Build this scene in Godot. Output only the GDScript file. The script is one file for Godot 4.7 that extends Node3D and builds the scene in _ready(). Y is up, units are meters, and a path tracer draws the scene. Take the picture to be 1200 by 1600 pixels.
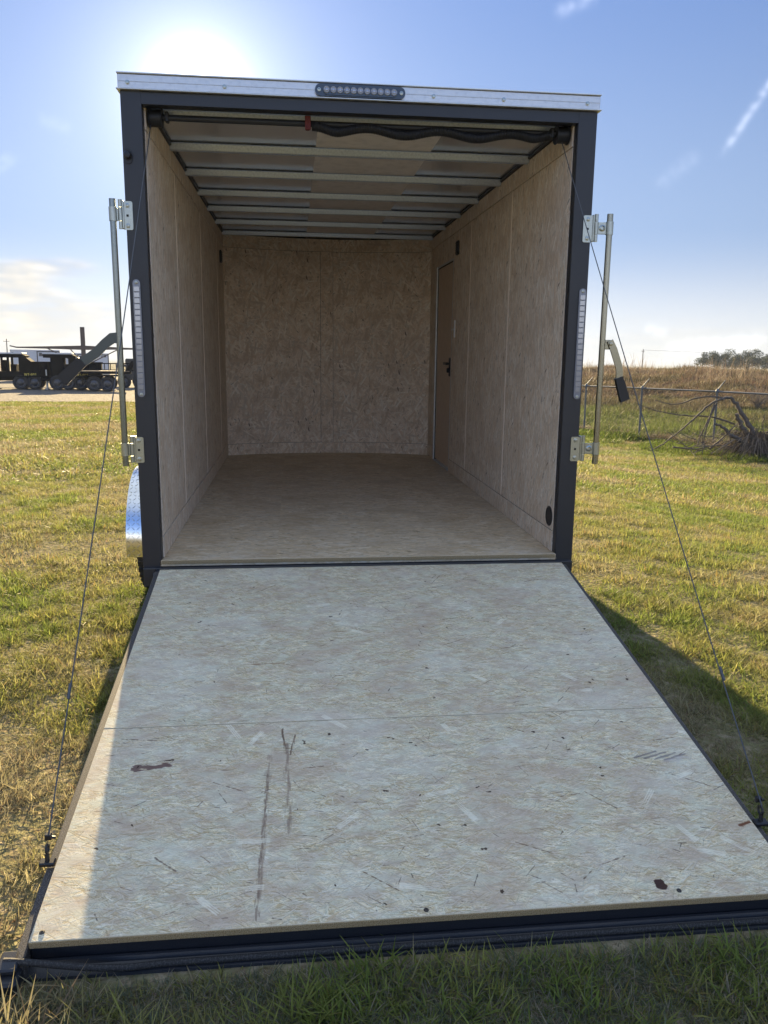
extends Node3D

var M := {}
var group_no := 1
var rng := RandomNumberGenerator.new()
var trailer_tilt := Transform3D(Basis(Vector3.RIGHT, deg_to_rad(0.8)), Vector3(0, 0.47, 0))
const SUN_TOWARDS := Vector3(-0.0991, 0.2832, -0.9539)
var lawn_noise := FastNoiseLite.new()
var bump_noise := FastNoiseLite.new()

func _ready():
	rng.seed = 4711
	lawn_noise.seed = 5; lawn_noise.frequency = 0.35; lawn_noise.fractal_octaves = 4
	bump_noise.seed = 9; bump_noise.frequency = 0.45; bump_noise.fractal_octaves = 3
	set_camera()
	set_light()
	make_materials()
	make_ground()
	make_trailer()
	make_yard()
	make_fence_side()
	make_grass()

# ------------------------------------------------------------------ camera, sky, sun, exposure
func set_camera():
	var cam := Camera3D.new()
	cam.name = "camera"
	var b := Basis.from_euler(Vector3(-0.1962, -0.1119, 0.0112), EULER_ORDER_YXZ)
	cam.transform = trailer_tilt * Transform3D(b, Vector3(-0.3335, 0.9954, 3.8463))
	cam.keep_aspect = Camera3D.KEEP_HEIGHT
	cam.fov = rad_to_deg(2.0 * atan(800.0 / 1256.03))
	cam.near = 0.05
	cam.far = 4000.0
	add_child(cam)
	cam.current = true

func set_light():
	var e := Environment.new()
	e.background_mode = Environment.BG_SKY
	var pan := PanoramaSkyMaterial.new()
	pan.panorama = ImageTexture.create_from_image(sky_image())
	pan.energy_multiplier = 1.0
	var s := Sky.new()
	s.sky_material = pan
	e.sky = s
	e.tonemap_mode = Environment.TONE_MAPPER_LINEAR
	e.tonemap_exposure = 3.8
	e.sdfgi_enabled = true
	e.ssao_enabled = true
	e.ssil_enabled = true
	e.fog_enabled = true
	e.fog_density = 0.0004
	e.fog_light_color = Color(0.86, 0.91, 1.0)
	var w := WorldEnvironment.new()
	w.name = "environment"
	w.environment = e
	add_child(w)
	var sun := DirectionalLight3D.new()
	sun.name = "sun"
	sun.light_energy = 1.6
	sun.light_color = Color(1.0, 0.89, 0.68)
	sun.light_angular_distance = 0.53
	sun.shadow_enabled = true
	add_child(sun)
	sun.look_at_from_position(SUN_TOWARDS * 50.0, Vector3.ZERO, Vector3.UP)

func sm(a: float, b: float, x: float) -> float:
	return smoothstep(a, b, x) if a < b else 1.0 - smoothstep(b, a, x)

func dir_of(u: float, v: float) -> Vector3:      # where in the sky a wisp of cloud hangs
	var b := trailer_tilt.basis * Basis.from_euler(Vector3(-0.1962, -0.1119, 0.0112), EULER_ORDER_YXZ)
	return (b * Vector3((u - 600.0) / 1256.03, (800.0 - v) / 1256.03, -1.0)).normalized()

func sky_image() -> Image:
	var w := 2048
	var h := 1024
	var data := PackedFloat32Array()
	data.resize(w * h * 3)
	var n := FastNoiseLite.new()
	n.seed = 31; n.frequency = 1.0; n.fractal_octaves = 4
	var fine := FastNoiseLite.new()
	fine.seed = 77; fine.frequency = 1.0; fine.fractal_octaves = 4
	var sun := SUN_TOWARDS.normalized()
	# thin wisps: [from, to, half width in radians, strength]
	var wisps := [
		[dir_of(1131, 238), dir_of(1215, 112), 0.0030, 0.13],
		[dir_of(868, 20), dir_of(935, -8), 0.0050, 0.075],
		[dir_of(1028, 290), dir_of(1092, 240), 0.007, 0.022],
		[dir_of(60, 185), dir_of(110, 200), 0.006, 0.02],
		[dir_of(1008, 513), dir_of(1042, 522), 0.005, 0.05],
		[dir_of(1040, 548), dir_of(1195, 531), 0.008, 0.09],
		[dir_of(0, 245), dir_of(14, 262), 0.01, 0.03]]
	var horizon := Vector3(0.290, 0.298, 0.300)
	var low := Vector3(0.125, 0.172, 0.252)
	var high := Vector3(0.051, 0.093, 0.205)
	var added_veil := Vector3(0.37, 0.42, 0.49)      # unseen thin high cloud, added overhead to light the shaded ramp
	for r in h:
		var el := (0.5 - (r + 0.5) / h) * PI
		var deg := rad_to_deg(el)
		var base := horizon
		if deg > 0.0:
			base = horizon.lerp(low, sm(0.0, 9.0, deg)).lerp(high, sm(3.0, 27.0, deg))
		var ce := cos(el)
		var se := sin(el)
		var at := r * w * 3
		for c in w:
			if deg < -1.0:
				data[at] = 0.20; data[at + 1] = 0.175; data[at + 2] = 0.11
				at += 3
				continue
			var az := wrapf((float(c) + 0.5) / w * TAU, -PI, PI)
			var d := Vector3(sin(az) * ce, se, -cos(az) * ce)
			var g := rad_to_deg(acos(clampf(d.dot(sun), -1.0, 1.0)))
			var rayleigh_boosted := (0.55 + 0.45 * pow(d.dot(sun), 2.0)) * (1.0 + 1.05 * sm(70.0, 170.0, g))      # clear air dims square to the sun; brightness added opposite lights the trailer
			var sheet := sm(31.0, 76.0, deg)
			if deg > 31.0:
				sheet *= clampf(1.0 + fine.get_noise_3d(d.x * 3.0, d.y * 3.0, d.z * 9.0) * 0.5, 0.6, 1.3)
			var col := base.lerp(added_veil, minf(sheet, 1.0)) * rayleigh_boosted + Vector3(1.0, 0.97, 0.92) * (1.3 * exp(-g * g / 2.6) + 0.34 * exp(-g / 2.3) + 0.140 * exp(-g / 6.5) + 0.026 * exp(-g / 20.0))
			if deg < 13.0:
				var azd := rad_to_deg(az)
				var top := 2.6 + 4.6 * exp(-pow((azd + 24.0) / 13.0, 2.0)) + 4.6 * exp(-pow((azd - 100.0) / 26.0, 2.0)) + 4.8 * exp(-pow((absf(azd) - 172.0) / 34.0, 2.0)) + 4.6 * exp(-pow((azd + 105.0) / 28.0, 2.0))
				var f := n.get_noise_3d(d.x * 6.0, d.y * 30.0, d.z * 6.0)
				var f2 := fine.get_noise_3d(d.x * 14.0, d.y * 110.0, d.z * 14.0)
				var cover := sm(top + 1.2, top - 1.6, deg + f * 3.2 + f2 * 0.8)
				cover *= 0.30 + 0.62 * sm(3.2, 6.0, top)
				cover *= clampf(0.80 + f2 * 1.1, 0.25, 1.0)
				var bright := 0.235 + 0.03 * exp(-g / 14.0) + 0.25 * sm(60.0, 170.0, g) + f2 * 0.15  # unseen clouds opposite the sun are brightened further to light the interior
				col = col.lerp(Vector3(1.0, 0.95, 0.85) * bright, cover)
			if g < 60.0:
				for k in wisps:
					var a: Vector3 = k[0]
					var b: Vector3 = k[1]
					var ab := b - a
					var t := clampf((d - a).dot(ab) / ab.length_squared(), -0.1, 1.1)
					var off := (d - a - ab * t).length() / float(k[2])
					if off < 2.5:
						var ragged := clampf(0.75 + fine.get_noise_3d(d.x * 90.0, d.y * 90.0, d.z * 90.0) * 1.1, 0.0, 1.2)
						col += Vector3(1, 0.98, 0.95) * (float(k[3]) * exp(-off * off) * ragged * sm(0.0, 0.25, t + 0.1) * sm(1.1, 0.85, t))
			data[at] = col.x; data[at + 1] = col.y; data[at + 2] = col.z
			at += 3
	return Image.create_from_data(w, h, false, Image.FORMAT_RGBF, data.to_byte_array())

# ------------------------------------------------------------------ naming and building helpers
func tag(o: Node3D, label := "", category := "", group := "", kind := ""):
	if label: o.set_meta("label", label)
	if category: o.set_meta("category", category)
	if group: o.set_meta("group", group)
	if kind: o.set_meta("kind", kind)
	return o

var taken := {}
func numbered(called: String, parent: Node) -> String:
	var key := str(parent.get_instance_id()) + called
	var n: int = taken.get(key, 0)
	taken[key] = n + 1
	return called if n == 0 else "%s_%03d" % [called, n]

func base(called: String, where := Vector3.ZERO, parent: Node = self) -> Node3D:
	var o := Node3D.new()
	o.name = numbered(called, parent)
	parent.add_child(o, true)
	o.position = where
	return o

func mb() -> SurfaceTool:
	var st := SurfaceTool.new()
	st.begin(Mesh.PRIMITIVE_TRIANGLES)
	return st

func build(called: String, st: SurfaceTool, mat: Material, parent: Node = self) -> MeshInstance3D:
	st.generate_normals()
	var o := MeshInstance3D.new()
	o.name = numbered(called, parent)
	o.mesh = st.commit()
	o.material_override = mat
	parent.add_child(o, true)
	return o

func place(called: String, mesh: Mesh, mat: Material, at: Transform3D, parent: Node) -> MeshInstance3D:
	var o := MeshInstance3D.new()
	o.name = numbered(called, parent)
	o.mesh = mesh
	o.material_override = mat
	o.transform = at
	parent.add_child(o, true)
	return o

func tri(st: SurfaceTool, a: Vector3, b: Vector3, c: Vector3, out: Vector3, ua := Vector2.ZERO, ub := Vector2.ZERO, uc := Vector2.ZERO):
	if (b - a).cross(c - a).dot(out) > 0.0:
		var t := b; b = c; c = t
		var u := ub; ub = uc; uc = u
	st.set_uv(ua); st.add_vertex(a)
	st.set_uv(ub); st.add_vertex(b)
	st.set_uv(uc); st.add_vertex(c)

func quad(st: SurfaceTool, a: Vector3, b: Vector3, c: Vector3, d: Vector3, out: Vector3, ua := Vector2.ZERO, ub := Vector2.ZERO, uc := Vector2.ZERO, ud := Vector2.ZERO):
	tri(st, a, b, c, out, ua, ub, uc)
	tri(st, a, c, d, out, ua, uc, ud)

func flat(st: SurfaceTool):
	st.set_smooth_group(-1)

func smooth(st: SurfaceTool):
	group_no += 1
	st.set_smooth_group(group_no)

# a box with chamfered edges; uv lies in metres over each face
func box(st: SurfaceTool, lo: Vector3, hi: Vector3, ch := 0.0, at := Transform3D.IDENTITY, uvs := Vector2.ONE, uvo := Vector2.ZERO):
	flat(st)
	var c := (lo + hi) / 2.0
	var s := (hi - lo) / 2.0
	ch = minf(ch, minf(s.x, minf(s.y, s.z)) * 0.8)
	for ax in 3:
		var i := (ax + 1) % 3
		var j := (ax + 2) % 3
		for sg in [-1.0, 1.0]:
			var p := []
			for k in [[-1, -1], [1, -1], [1, 1], [-1, 1]]:
				var v := Vector3.ZERO
				v[ax] = sg * s[ax]
				v[i] = k[0] * (s[i] - ch)
				v[j] = k[1] * (s[j] - ch)
				p.append(v)
			var out := Vector3.ZERO
			out[ax] = sg
			var uv := []
			for v in p:
				var w: Vector3 = v + c
				var q := Vector2(w.z, w.y) if ax == 0 else (Vector2(w.x, w.z) if ax == 1 else Vector2(w.x, w.y))
				uv.append(q * uvs + uvo)
			quad(st, at * (p[0] + c), at * (p[1] + c), at * (p[2] + c), at * (p[3] + c), at.basis * out, uv[0], uv[1], uv[2], uv[3])
	if ch <= 0.0:
		return
	for ax in 3:
		var i := (ax + 1) % 3
		var j := (ax + 2) % 3
		for si in [-1.0, 1.0]:
			for sj in [-1.0, 1.0]:
				var p := []
				for e in [-1.0, 1.0]:
					var v := Vector3.ZERO
					v[ax] = e * (s[ax] - ch); v[i] = si * s[i]; v[j] = sj * (s[j] - ch)
					var v2 := v
					v2[i] = si * (s[i] - ch); v2[j] = sj * s[j]
					p.append(v + c); p.append(v2 + c)
				var out := Vector3.ZERO
				out[i] = si; out[j] = sj
				quad(st, at * p[0], at * p[1], at * p[3], at * p[2], at.basis * out)
	for sx in [-1.0, 1.0]:
		for sy in [-1.0, 1.0]:
			for sz in [-1.0, 1.0]:
				var f := Vector3(sx, sy, sz)
				var q := s - Vector3.ONE * ch
				tri(st, at * (c + f * Vector3(s.x, q.y, q.z)), at * (c + f * Vector3(q.x, s.y, q.z)), at * (c + f * Vector3(q.x, q.y, s.z)), at.basis * f)

# a round bar along points; radius may be one number or one per point
func tube(st: SurfaceTool, pts: Array, rad, sides := 8, caps := true):
	var rings := []
	var up := Vector3.UP
	for k in pts.size():
		var fw: Vector3 = (pts[mini(k + 1, pts.size() - 1)] - pts[maxi(k - 1, 0)]).normalized()
		var sd := fw.cross(up)
		if sd.length() < 0.05:
			sd = fw.cross(Vector3.RIGHT if absf(fw.x) < 0.9 else Vector3.BACK)
		sd = sd.normalized()
		up = sd.cross(fw).normalized()
		var r: float = rad[k] if rad is Array else rad
		var ring := []
		for m in sides:
			var a := TAU * m / sides
			ring.append(pts[k] + (sd * cos(a) + up * sin(a)) * r)
		rings.append(ring)
	smooth(st)
	for k in pts.size() - 1:
		for m in sides:
			var m2 := (m + 1) % sides
			var mid: Vector3 = (rings[k][m] + rings[k][m2]) / 2.0 - pts[k]
			quad(st, rings[k][m], rings[k][m2], rings[k + 1][m2], rings[k + 1][m], mid, Vector2(float(m) / sides, k), Vector2(float(m + 1) / sides, k), Vector2(float(m + 1) / sides, k + 1), Vector2(float(m) / sides, k + 1))
	if caps:
		flat(st)
		for k in [0, pts.size() - 1]:
			var out: Vector3 = pts[0] - pts[1] if k == 0 else pts[k] - pts[k - 1]
			for m in range(1, sides - 1):
				tri(st, rings[k][0], rings[k][m], rings[k][m + 1], out)

# turned shape: profile of (radius, height) along the y axis of a frame
func lathe(st: SurfaceTool, profile: Array, sides: int, at := Transform3D.IDENTITY):
	for k in profile.size() - 1:
		var p: Vector2 = profile[k]
		var q: Vector2 = profile[k + 1]
		smooth(st)
		for m in sides:
			var a := TAU * m / sides
			var b := TAU * (m + 1) / sides
			var na := Vector3(cos(a), 0, sin(a))
			var nb := Vector3(cos(b), 0, sin(b))
			var out := (na + nb) * (q.y - p.y) + Vector3.UP * (p.x - q.x) * 2.0
			quad(st, at * (na * p.x + Vector3.UP * p.y), at * (nb * p.x + Vector3.UP * p.y), at * (nb * q.x + Vector3.UP * q.y), at * (na * q.x + Vector3.UP * q.y), at.basis * out)

# an outline in the xy plane of a frame, given thickness along its z
func prism(st: SurfaceTool, poly: PackedVector2Array, z0: float, z1: float, at := Transform3D.IDENTITY):
	flat(st)
	var ids := Geometry2D.triangulate_polygon(poly)
	for z in [z0, z1]:
		var out := at.basis * Vector3(0, 0, -1.0 if z == minf(z0, z1) else 1.0)
		for k in range(0, ids.size(), 3):
			var a := poly[ids[k]]
			var b := poly[ids[k + 1]]
			var c := poly[ids[k + 2]]
			tri(st, at * Vector3(a.x, a.y, z), at * Vector3(b.x, b.y, z), at * Vector3(c.x, c.y, z), out)
	var turn := 1.0 if not Geometry2D.is_polygon_clockwise(poly) else -1.0
	for k in poly.size():
		var a := poly[k]
		var b := poly[(k + 1) % poly.size()]
		var out := at.basis * Vector3(b.y - a.y, a.x - b.x, 0) * turn
		quad(st, at * Vector3(a.x, a.y, z0), at * Vector3(b.x, b.y, z0), at * Vector3(b.x, b.y, z1), at * Vector3(a.x, a.y, z1), out)

# a flat strap bent along points in the xy plane
func strap(st: SurfaceTool, pts: Array, wide, z0: float, z1: float):
	var left := PackedVector2Array()
	var right := PackedVector2Array()
	for k in pts.size():
		var d: Vector2 = (pts[mini(k + 1, pts.size() - 1)] - pts[maxi(k - 1, 0)]).normalized()
		var w: float = wide[k] if wide is Array else wide
		left.append(pts[k] + d.orthogonal() * w / 2.0)
		right.append(pts[k] - d.orthogonal() * w / 2.0)
	right.reverse()
	left.append_array(right)
	prism(st, left, z0, z1)

func stadium(hx: float, hy: float, n := 6) -> PackedVector2Array:
	var p := PackedVector2Array()
	if hx >= hy:
		for k in n + 1:
			var a := -PI / 2.0 + PI * k / n
			p.append(Vector2(hx - hy + cos(a) * hy, sin(a) * hy))
		for k in n + 1:
			var a := PI / 2.0 + PI * k / n
			p.append(Vector2(-hx + hy + cos(a) * hy, sin(a) * hy))
	else:
		for k in n + 1:
			var a := PI * k / n
			p.append(Vector2(cos(a) * hx, hy - hx + sin(a) * hx))
		for k in n + 1:
			var a := PI + PI * k / n
			p.append(Vector2(cos(a) * hx, -hy + hx + sin(a) * hx))
	return p

func rounded(hx: float, hy: float, r: float, n := 4) -> PackedVector2Array:
	var p := PackedVector2Array()
	for q in 4:
		var cx := (hx - r) * (1.0 if q == 0 or q == 3 else -1.0)
		var cy := (hy - r) * (1.0 if q < 2 else -1.0)
		for k in n + 1:
			var a := PI / 2.0 * q + PI / 2.0 * k / n
			p.append(Vector2(cx + cos(a) * r, cy + sin(a) * r))
	return p

# ------------------------------------------------------------------ materials
func plain(c: Color, rough: float, metal := 0.0, spec := 0.5) -> StandardMaterial3D:
	var m := StandardMaterial3D.new()
	m.albedo_color = c
	m.roughness = rough
	m.metallic = metal
	m.metallic_specular = spec
	return m

func lin(r: float, g: float, b: float) -> Color:
	return Color(r, g, b).linear_to_srgb()

func noise_tex(freq: float, sd: int, cols: Array, px := 512, octaves := 5, stops := []) -> NoiseTexture2D:
	var n := FastNoiseLite.new()
	n.seed = sd; n.frequency = freq; n.fractal_octaves = octaves
	var t := NoiseTexture2D.new()
	t.width = px; t.height = px; t.seamless = true; t.noise = n
	var g := Gradient.new()
	g.offsets = PackedFloat32Array(stops if stops.size() else range(cols.size()).map(func(k): return float(k) / (cols.size() - 1)))
	g.colors = PackedColorArray(cols)
	t.color_ramp = g
	return t

func normal_tex(freq: float, sd: int, strength := 4.0, px := 512, octaves := 4) -> NoiseTexture2D:
	var n := FastNoiseLite.new()
	n.seed = sd; n.frequency = freq; n.fractal_octaves = octaves
	var t := NoiseTexture2D.new()
	t.width = px; t.height = px; t.seamless = true; t.noise = n
	t.as_normal_map = true
	t.bump_strength = strength
	return t

func grainy(m: StandardMaterial3D, scale: float, freq: float, sd: int, amount := 0.12, bump := 2.0) -> StandardMaterial3D:
	var c := m.albedo_color
	m.albedo_color = Color.WHITE
	m.albedo_texture = noise_tex(freq, sd, [c.darkened(amount), c, c.lightened(amount)])
	m.uv1_triplanar = true
	m.uv1_scale = Vector3.ONE * scale
	if bump > 0.0:
		m.normal_enabled = true
		m.normal_texture = normal_tex(freq, sd + 1, bump)
		m.normal_scale = 0.5
	return m

# wood strands pressed into a sheet: stamps of fibrous flakes, laid over one another
func flakes_image(w: int, h: int, sd: int, along: float, spread: float, tones: Array, dark: Color, dark_share: float, size: float, layers: float, thin := 1.0, dark_size := 0.34, line := 0.16, under: Image = null) -> Image:
	var r := RandomNumberGenerator.new()
	r.seed = sd
	var stamps := []
	for s in 150:
		var is_dark := r.randf() < dark_share
		var ln := size * r.randf_range(14, 62) * (dark_size if is_dark else 1.0)
		var wd := size * r.randf_range(4, 15) * (dark_size if is_dark else thin)
		var ang := along + r.randfn(0.0, spread)
		var tone: Color = dark if is_dark else tones[r.randi() % tones.size()]
		tone = tone.lightened(r.randf() * 0.10) if r.randf() < 0.45 else tone.darkened(r.randf() * 0.13)
		var ca := cos(ang)
		var sa := sin(ang)
		var iw := int(absf(ca) * ln + absf(sa) * wd) + 3
		var ih := int(absf(sa) * ln + absf(ca) * wd) + 3
		var im := Image.create(iw, ih, false, Image.FORMAT_RGBA8)
		var rows := []
		for k in 48: rows.append(r.randf_range(-1.0, 1.0))
		var skew := r.randf_range(-0.8, 0.8)
		for y in ih:
			for x in iw:
				var dx := x - iw * 0.5
				var dy := y - ih * 0.5
				var u := dx * ca + dy * sa
				var v := -dx * sa + dy * ca
				var row: float = rows[int(absf(v + 24.0)) % 48]
				var end := ln * 0.5 - absf(row) * 5.0 * size - skew * v
				var edge := minf(end - absf(u), wd * 0.5 - absf(v) + row * 0.6)
				if edge > -0.5:
					var c := tone.lightened(row * 0.09) if row > 0.0 else tone.darkened(-row * 0.11)
					if edge < 0.7 and not is_dark and (v > 0.0):
						c = c.darkened(line)
					c.a = clampf(edge + 0.5, 0.0, 1.0) * (0.62 if is_dark else 0.80)
					im.set_pixel(x, y, c)
		stamps.append(im)
	var img := under if under else Image.create(w, h, false, Image.FORMAT_RGBA8)
	if not under: img.fill(tones[0])
	var count := int(layers * w * h / (size * size * 38.0 * 9.5 * thin))
	for k in count:
		var st: Image = stamps[r.randi() % stamps.size()]
		img.blend_rect(st, Rect2i(0, 0, st.get_width(), st.get_height()), Vector2i(r.randi_range(-40, w), r.randi_range(-40, h)))
	return img

# broad uneven toning of the sheet: resin and damp, in soft ragged patches
func weather(img: Image, sd: int, freq: float, tint: Color, amount: float, step := 4):
	var n := FastNoiseLite.new()
	n.seed = sd; n.frequency = freq; n.fractal_octaves = 5
	var lay := Image.create(img.get_width() / step, img.get_height() / step, false, Image.FORMAT_RGBA8)
	for y in lay.get_height():
		for x in lay.get_width():
			var v := n.get_noise_2d(x * step * 0.6, y * step)
			lay.set_pixel(x, y, Color(tint.r, tint.g, tint.b, clampf((v - 0.02) * 2.2, 0.0, 1.0) * amount))
	lay.resize(img.get_width(), img.get_height(), Image.INTERPOLATE_BILINEAR)
	img.blend_rect(lay, Rect2i(0, 0, lay.get_width(), lay.get_height()), Vector2i.ZERO)

# a mark worn or rubbed into the sheet, ragged by noise; in metres from the left and top edge of the ramp
func stain(img: Image, px: float, a: Vector2, b: Vector2, half: float, col: Color, ragged: float, hard: float, sd: int, along_scale := 1.0, rag := 1.5, down := 1.0):
	var n := FastNoiseLite.new()
	n.seed = sd; n.frequency = ragged; n.fractal_octaves = 4
	var lo := (Vector2(minf(a.x, b.x), minf(a.y, b.y)) - Vector2.ONE * half * 1.5) * px
	var hi := (Vector2(maxf(a.x, b.x), maxf(a.y, b.y)) + Vector2.ONE * half * 1.5) * px
	for y in range(maxi(0, int(lo.y)), mini(img.get_height(), int(hi.y))):
		for x in range(maxi(0, int(lo.x)), mini(img.get_width(), int(hi.x))):
			var p := Vector2(x, y) / px
			var ab := b - a
			var t := clampf((p - a).dot(ab) / maxf(ab.length_squared(), 1e-9), 0.0, 1.0)
			var off := p.distance_to(a + ab * t) / half
			var v := 1.0 - off + n.get_noise_2d(x * along_scale, y * down) * rag
			var k := clampf(v * hard, 0.0, 1.0) * col.a
			if k > 0.01:
				img.set_pixel(x, y, img.get_pixel(x, y).lerp(Color(col.r, col.g, col.b), k))

func osb(img: Image, rough: float, bump: float) -> StandardMaterial3D:
	var m := StandardMaterial3D.new()
	m.albedo_texture = ImageTexture.create_from_image(img)
	m.roughness = rough
	m.metallic_specular = 0.3
	if bump > 0.0:
		var b: Image = img.duplicate()
		b.convert(Image.FORMAT_L8)
		b.convert(Image.FORMAT_RGBA8)
		b.bump_map_to_normal_map(bump)
		m.normal_enabled = true
		m.normal_texture = ImageTexture.create_from_image(b)
		m.normal_scale = 0.55
	return m

func make_materials():
	# the ramp's sheet, 1.92 m by 2.02 m at about a pixel a millimetre
	var px := 1010.0
	var tones := [Color("f0e3bf"), Color("f2e7c9"), Color("ecdfb8"), Color("f4ecd4"), Color("e7d8b0"), Color("efe5c6"), Color("dfcda4"), Color("e8e4c8"), Color("d2bb8f")]
	var ramp := flakes_image(1940, 2040, 11, 0.0, 0.6, tones, Color("5d4a3c"), 0.0, 1.3, 2.5, 0.8, 0.34, 0.14)
	ramp = flakes_image(1940, 2040, 12, 0.0, 0.55, tones, Color("6a5442"), 0.008, 0.85, 1.9, 0.36, 0.34, 0.30, ramp)
	weather(ramp, 3, 0.004, Color("c0aa95"), 0.42)
	weather(ramp, 43, 0.022, Color("b09b87"), 0.38)
	weather(ramp, 44, 0.014, Color("d3d4bd"), 0.45)
	weather(ramp, 8, 0.010, Color("bba897"), 0.36)
	weather(ramp, 15, 0.003, Color("e6e6da"), 0.28)
	var r := RandomNumberGenerator.new()
	r.seed = 21
	stain(ramp, px, Vector2(0.138, 1.412), Vector2(0.232, 1.408), 0.0135, Color(0.40, 0.31, 0.29, 0.82), 0.05, 3.0, 2, 0.35, 1.3)
	stain(ramp, px, Vector2(0.20, 1.386), Vector2(0.245, 1.380), 0.003, Color(0.20, 0.14, 0.13, 0.9), 0.05, 3.0, 4, 0.4)
	stain(ramp, px, Vector2(0.540, 1.38), Vector2(0.525, 1.98), 0.0065, Color(0.52, 0.44, 0.38, 0.45), 0.06, 0.8, 5, 1.6, 2.4, 0.22)
	stain(ramp, px, Vector2(0.535, 1.47), Vector2(0.522, 2.0), 0.004, Color(0.44, 0.37, 0.32, 0.5), 0.08, 1.1, 25, 1.6, 2.6, 0.3)
	stain(ramp, px, Vector2(0.575, 1.25), Vector2(0.592, 1.37), 0.005, Color(0.36, 0.28, 0.23, 0.75), 0.06, 0.9, 6, 1.4, 2.2, 0.3)
	stain(ramp, px, Vector2(0.592, 1.33), Vector2(0.60, 1.72), 0.008, Color(0.46, 0.38, 0.33, 0.5), 0.05, 0.7, 7, 1.4, 2.2, 0.2)
	stain(ramp, px, Vector2(0.618, 1.28), Vector2(0.602, 1.38), 0.004, Color(0.36, 0.27, 0.22, 0.65), 0.06, 1.0, 8, 1.4, 2.0, 0.3)
	for k in 4:
		var o := Vector2(1.692 + k * 0.030, 1.468 + k * 0.0065)
		stain(ramp, px, o, o + Vector2(0.080, -0.026), 0.0042, Color(0.46, 0.44, 0.44, 0.62), 0.03, 2.0, 30 + k, 0.4, 0.9, 2.0)
	stain(ramp, px, Vector2(1.78, 1.49), Vector2(1.86, 1.475), 0.012, Color(0.68, 0.65, 0.66, 0.45), 0.02, 1.2, 36, 0.6)
	stain(ramp, px, Vector2(1.555, 1.966), Vector2(1.556, 1.974), 0.0150, Color(0.24, 0.16, 0.15, 0.92), 0.04, 6.0, 9, 1.0, 0.25)
	stain(ramp, px, Vector2(1.875, 1.782), Vector2(1.91, 1.772), 0.006, Color(0.40, 0.24, 0.16, 0.85), 0.03, 2.0, 10, 0.6)
	stain(ramp, px, Vector2(0.42, 0.845), Vector2(0.58, 0.842), 0.005, Color(0.55, 0.42, 0.31, 0.6), 0.03, 1.0, 12, 0.4)
	stain(ramp, px, Vector2(0.25, 1.78), Vector2(0.31, 1.83), 0.0022, Color(0.35, 0.28, 0.24, 0.6), 0.05, 1.5, 13)
	for k in 60:       # specks of bark and dirt trodden in
		var o := Vector2(r.randf_range(0.05, 1.9), r.randf_range(0.1, 2.0))
		var d := Vector2.from_angle(r.randf_range(0, PI)) * r.randf_range(0.002, 0.012)
		stain(ramp, px, o, o + d, r.randf_range(0.0016, 0.0042), Color(0.24, 0.19, 0.16, 0.8), 0.06, 3.0, 100 + k)
	for k in 420:      # fine hairlines of bark between the strands
		var o := Vector2(r.randf_range(0.02, 1.88), r.randf_range(0.02, 2.0))
		var d := Vector2.from_angle(r.randfn(0.0, 0.55)) * r.randf_range(0.012, 0.05)
		var w := r.randf_range(0.3, 0.75)
		stain(ramp, px, o, o + d, r.randf_range(0.0009, 0.0016), Color(0.45 * w + 0.12, 0.36 * w + 0.12, 0.28 * w + 0.12, 0.55), 0.05, 1.6, 600 + k)
	for k in 26:       # longer splinter lines
		var o := Vector2(r.randf_range(0.05, 1.8), r.randf_range(0.1, 1.95))
		var d := Vector2.from_angle(r.randfn(0.0, 0.5)) * r.randf_range(0.03, 0.12)
		stain(ramp, px, o, o + d, 0.0018, Color(0.36, 0.28, 0.22, 0.6), 0.05, 1.4, 300 + k)
	for k in 34:       # pale ribbed strands standing out
		var o := Vector2(r.randf_range(0.1, 1.8), r.randf_range(0.3, 1.95))
		var d := Vector2.from_angle(r.randf_range(-1.2, 1.2)) * r.randf_range(0.05, 0.11)
		for j in 3:
			var sh := d.orthogonal().normalized() * 0.006 * j
			stain(ramp, px, o + sh, o + d + sh, 0.0022, Color(0.955, 0.94, 0.86, 0.55), 0.01, 2.0, 400 + k)
	M.ramp = osb(ramp, 0.75, 2.0)
	var wall := flakes_image(1400, 1400, 41, PI / 2.0, 0.38, [Color("eedcc6"), Color("f3e5d2"), Color("e8d3b9"), Color("f6ecdd"), Color("ecd9c2"), Color("f0e0cc"), Color("e0c8ab")], Color("4a3b31"), 0.06, 1.7, 5.0, 0.6, 0.42, 0.16)
	weather(wall, 5, 0.005, Color("c4ae97"), 0.32)
	M.wall = osb(wall, 0.75, 1.0)
	var wall_b := flakes_image(1400, 1400, 57, PI / 2.0, 0.75, [Color("f1dfca"), Color("f5e7d5"), Color("ead5bd"), Color("f8eedf"), Color("eedbc5"), Color("f2e2cf"), Color("e2caaf")], Color("3a2e26"), 0.06, 2.2, 6.0, 0.55, 0.38, 0.16)
	weather(wall_b, 6, 0.006, Color("bfa892"), 0.34)
	M.front_wall = osb(wall_b, 0.75, 1.0)
	var floor_img := flakes_image(1200, 1200, 73, 0.0, 0.22, [Color("ecd6b2"), Color("f0dcbc"), Color("e5cca3"), Color("f3e3c8"), Color("e8d1ab"), Color("dcc298")], Color("57432f"), 0.02, 1.0, 5.0)
	weather(floor_img, 7, 0.004, Color("b0946f"), 0.30)
	weather(floor_img, 17, 0.004, Color("cdbda6"), 0.25)
	M.floor = osb(floor_img, 0.6, 0.8)
	M.edge = grainy(plain(Color("9c8862"), 0.9), 9.0, 0.06, 81, 0.38, 4.0)
	M.black = grainy(plain(lin(0.020, 0.0225, 0.029), 0.38), 6.0, 0.09, 85, 0.10, 1.2)
	M.black_worn = grainy(plain(lin(0.05, 0.044, 0.04), 0.7), 8.0, 0.06, 86, 0.35, 2.0)
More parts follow.
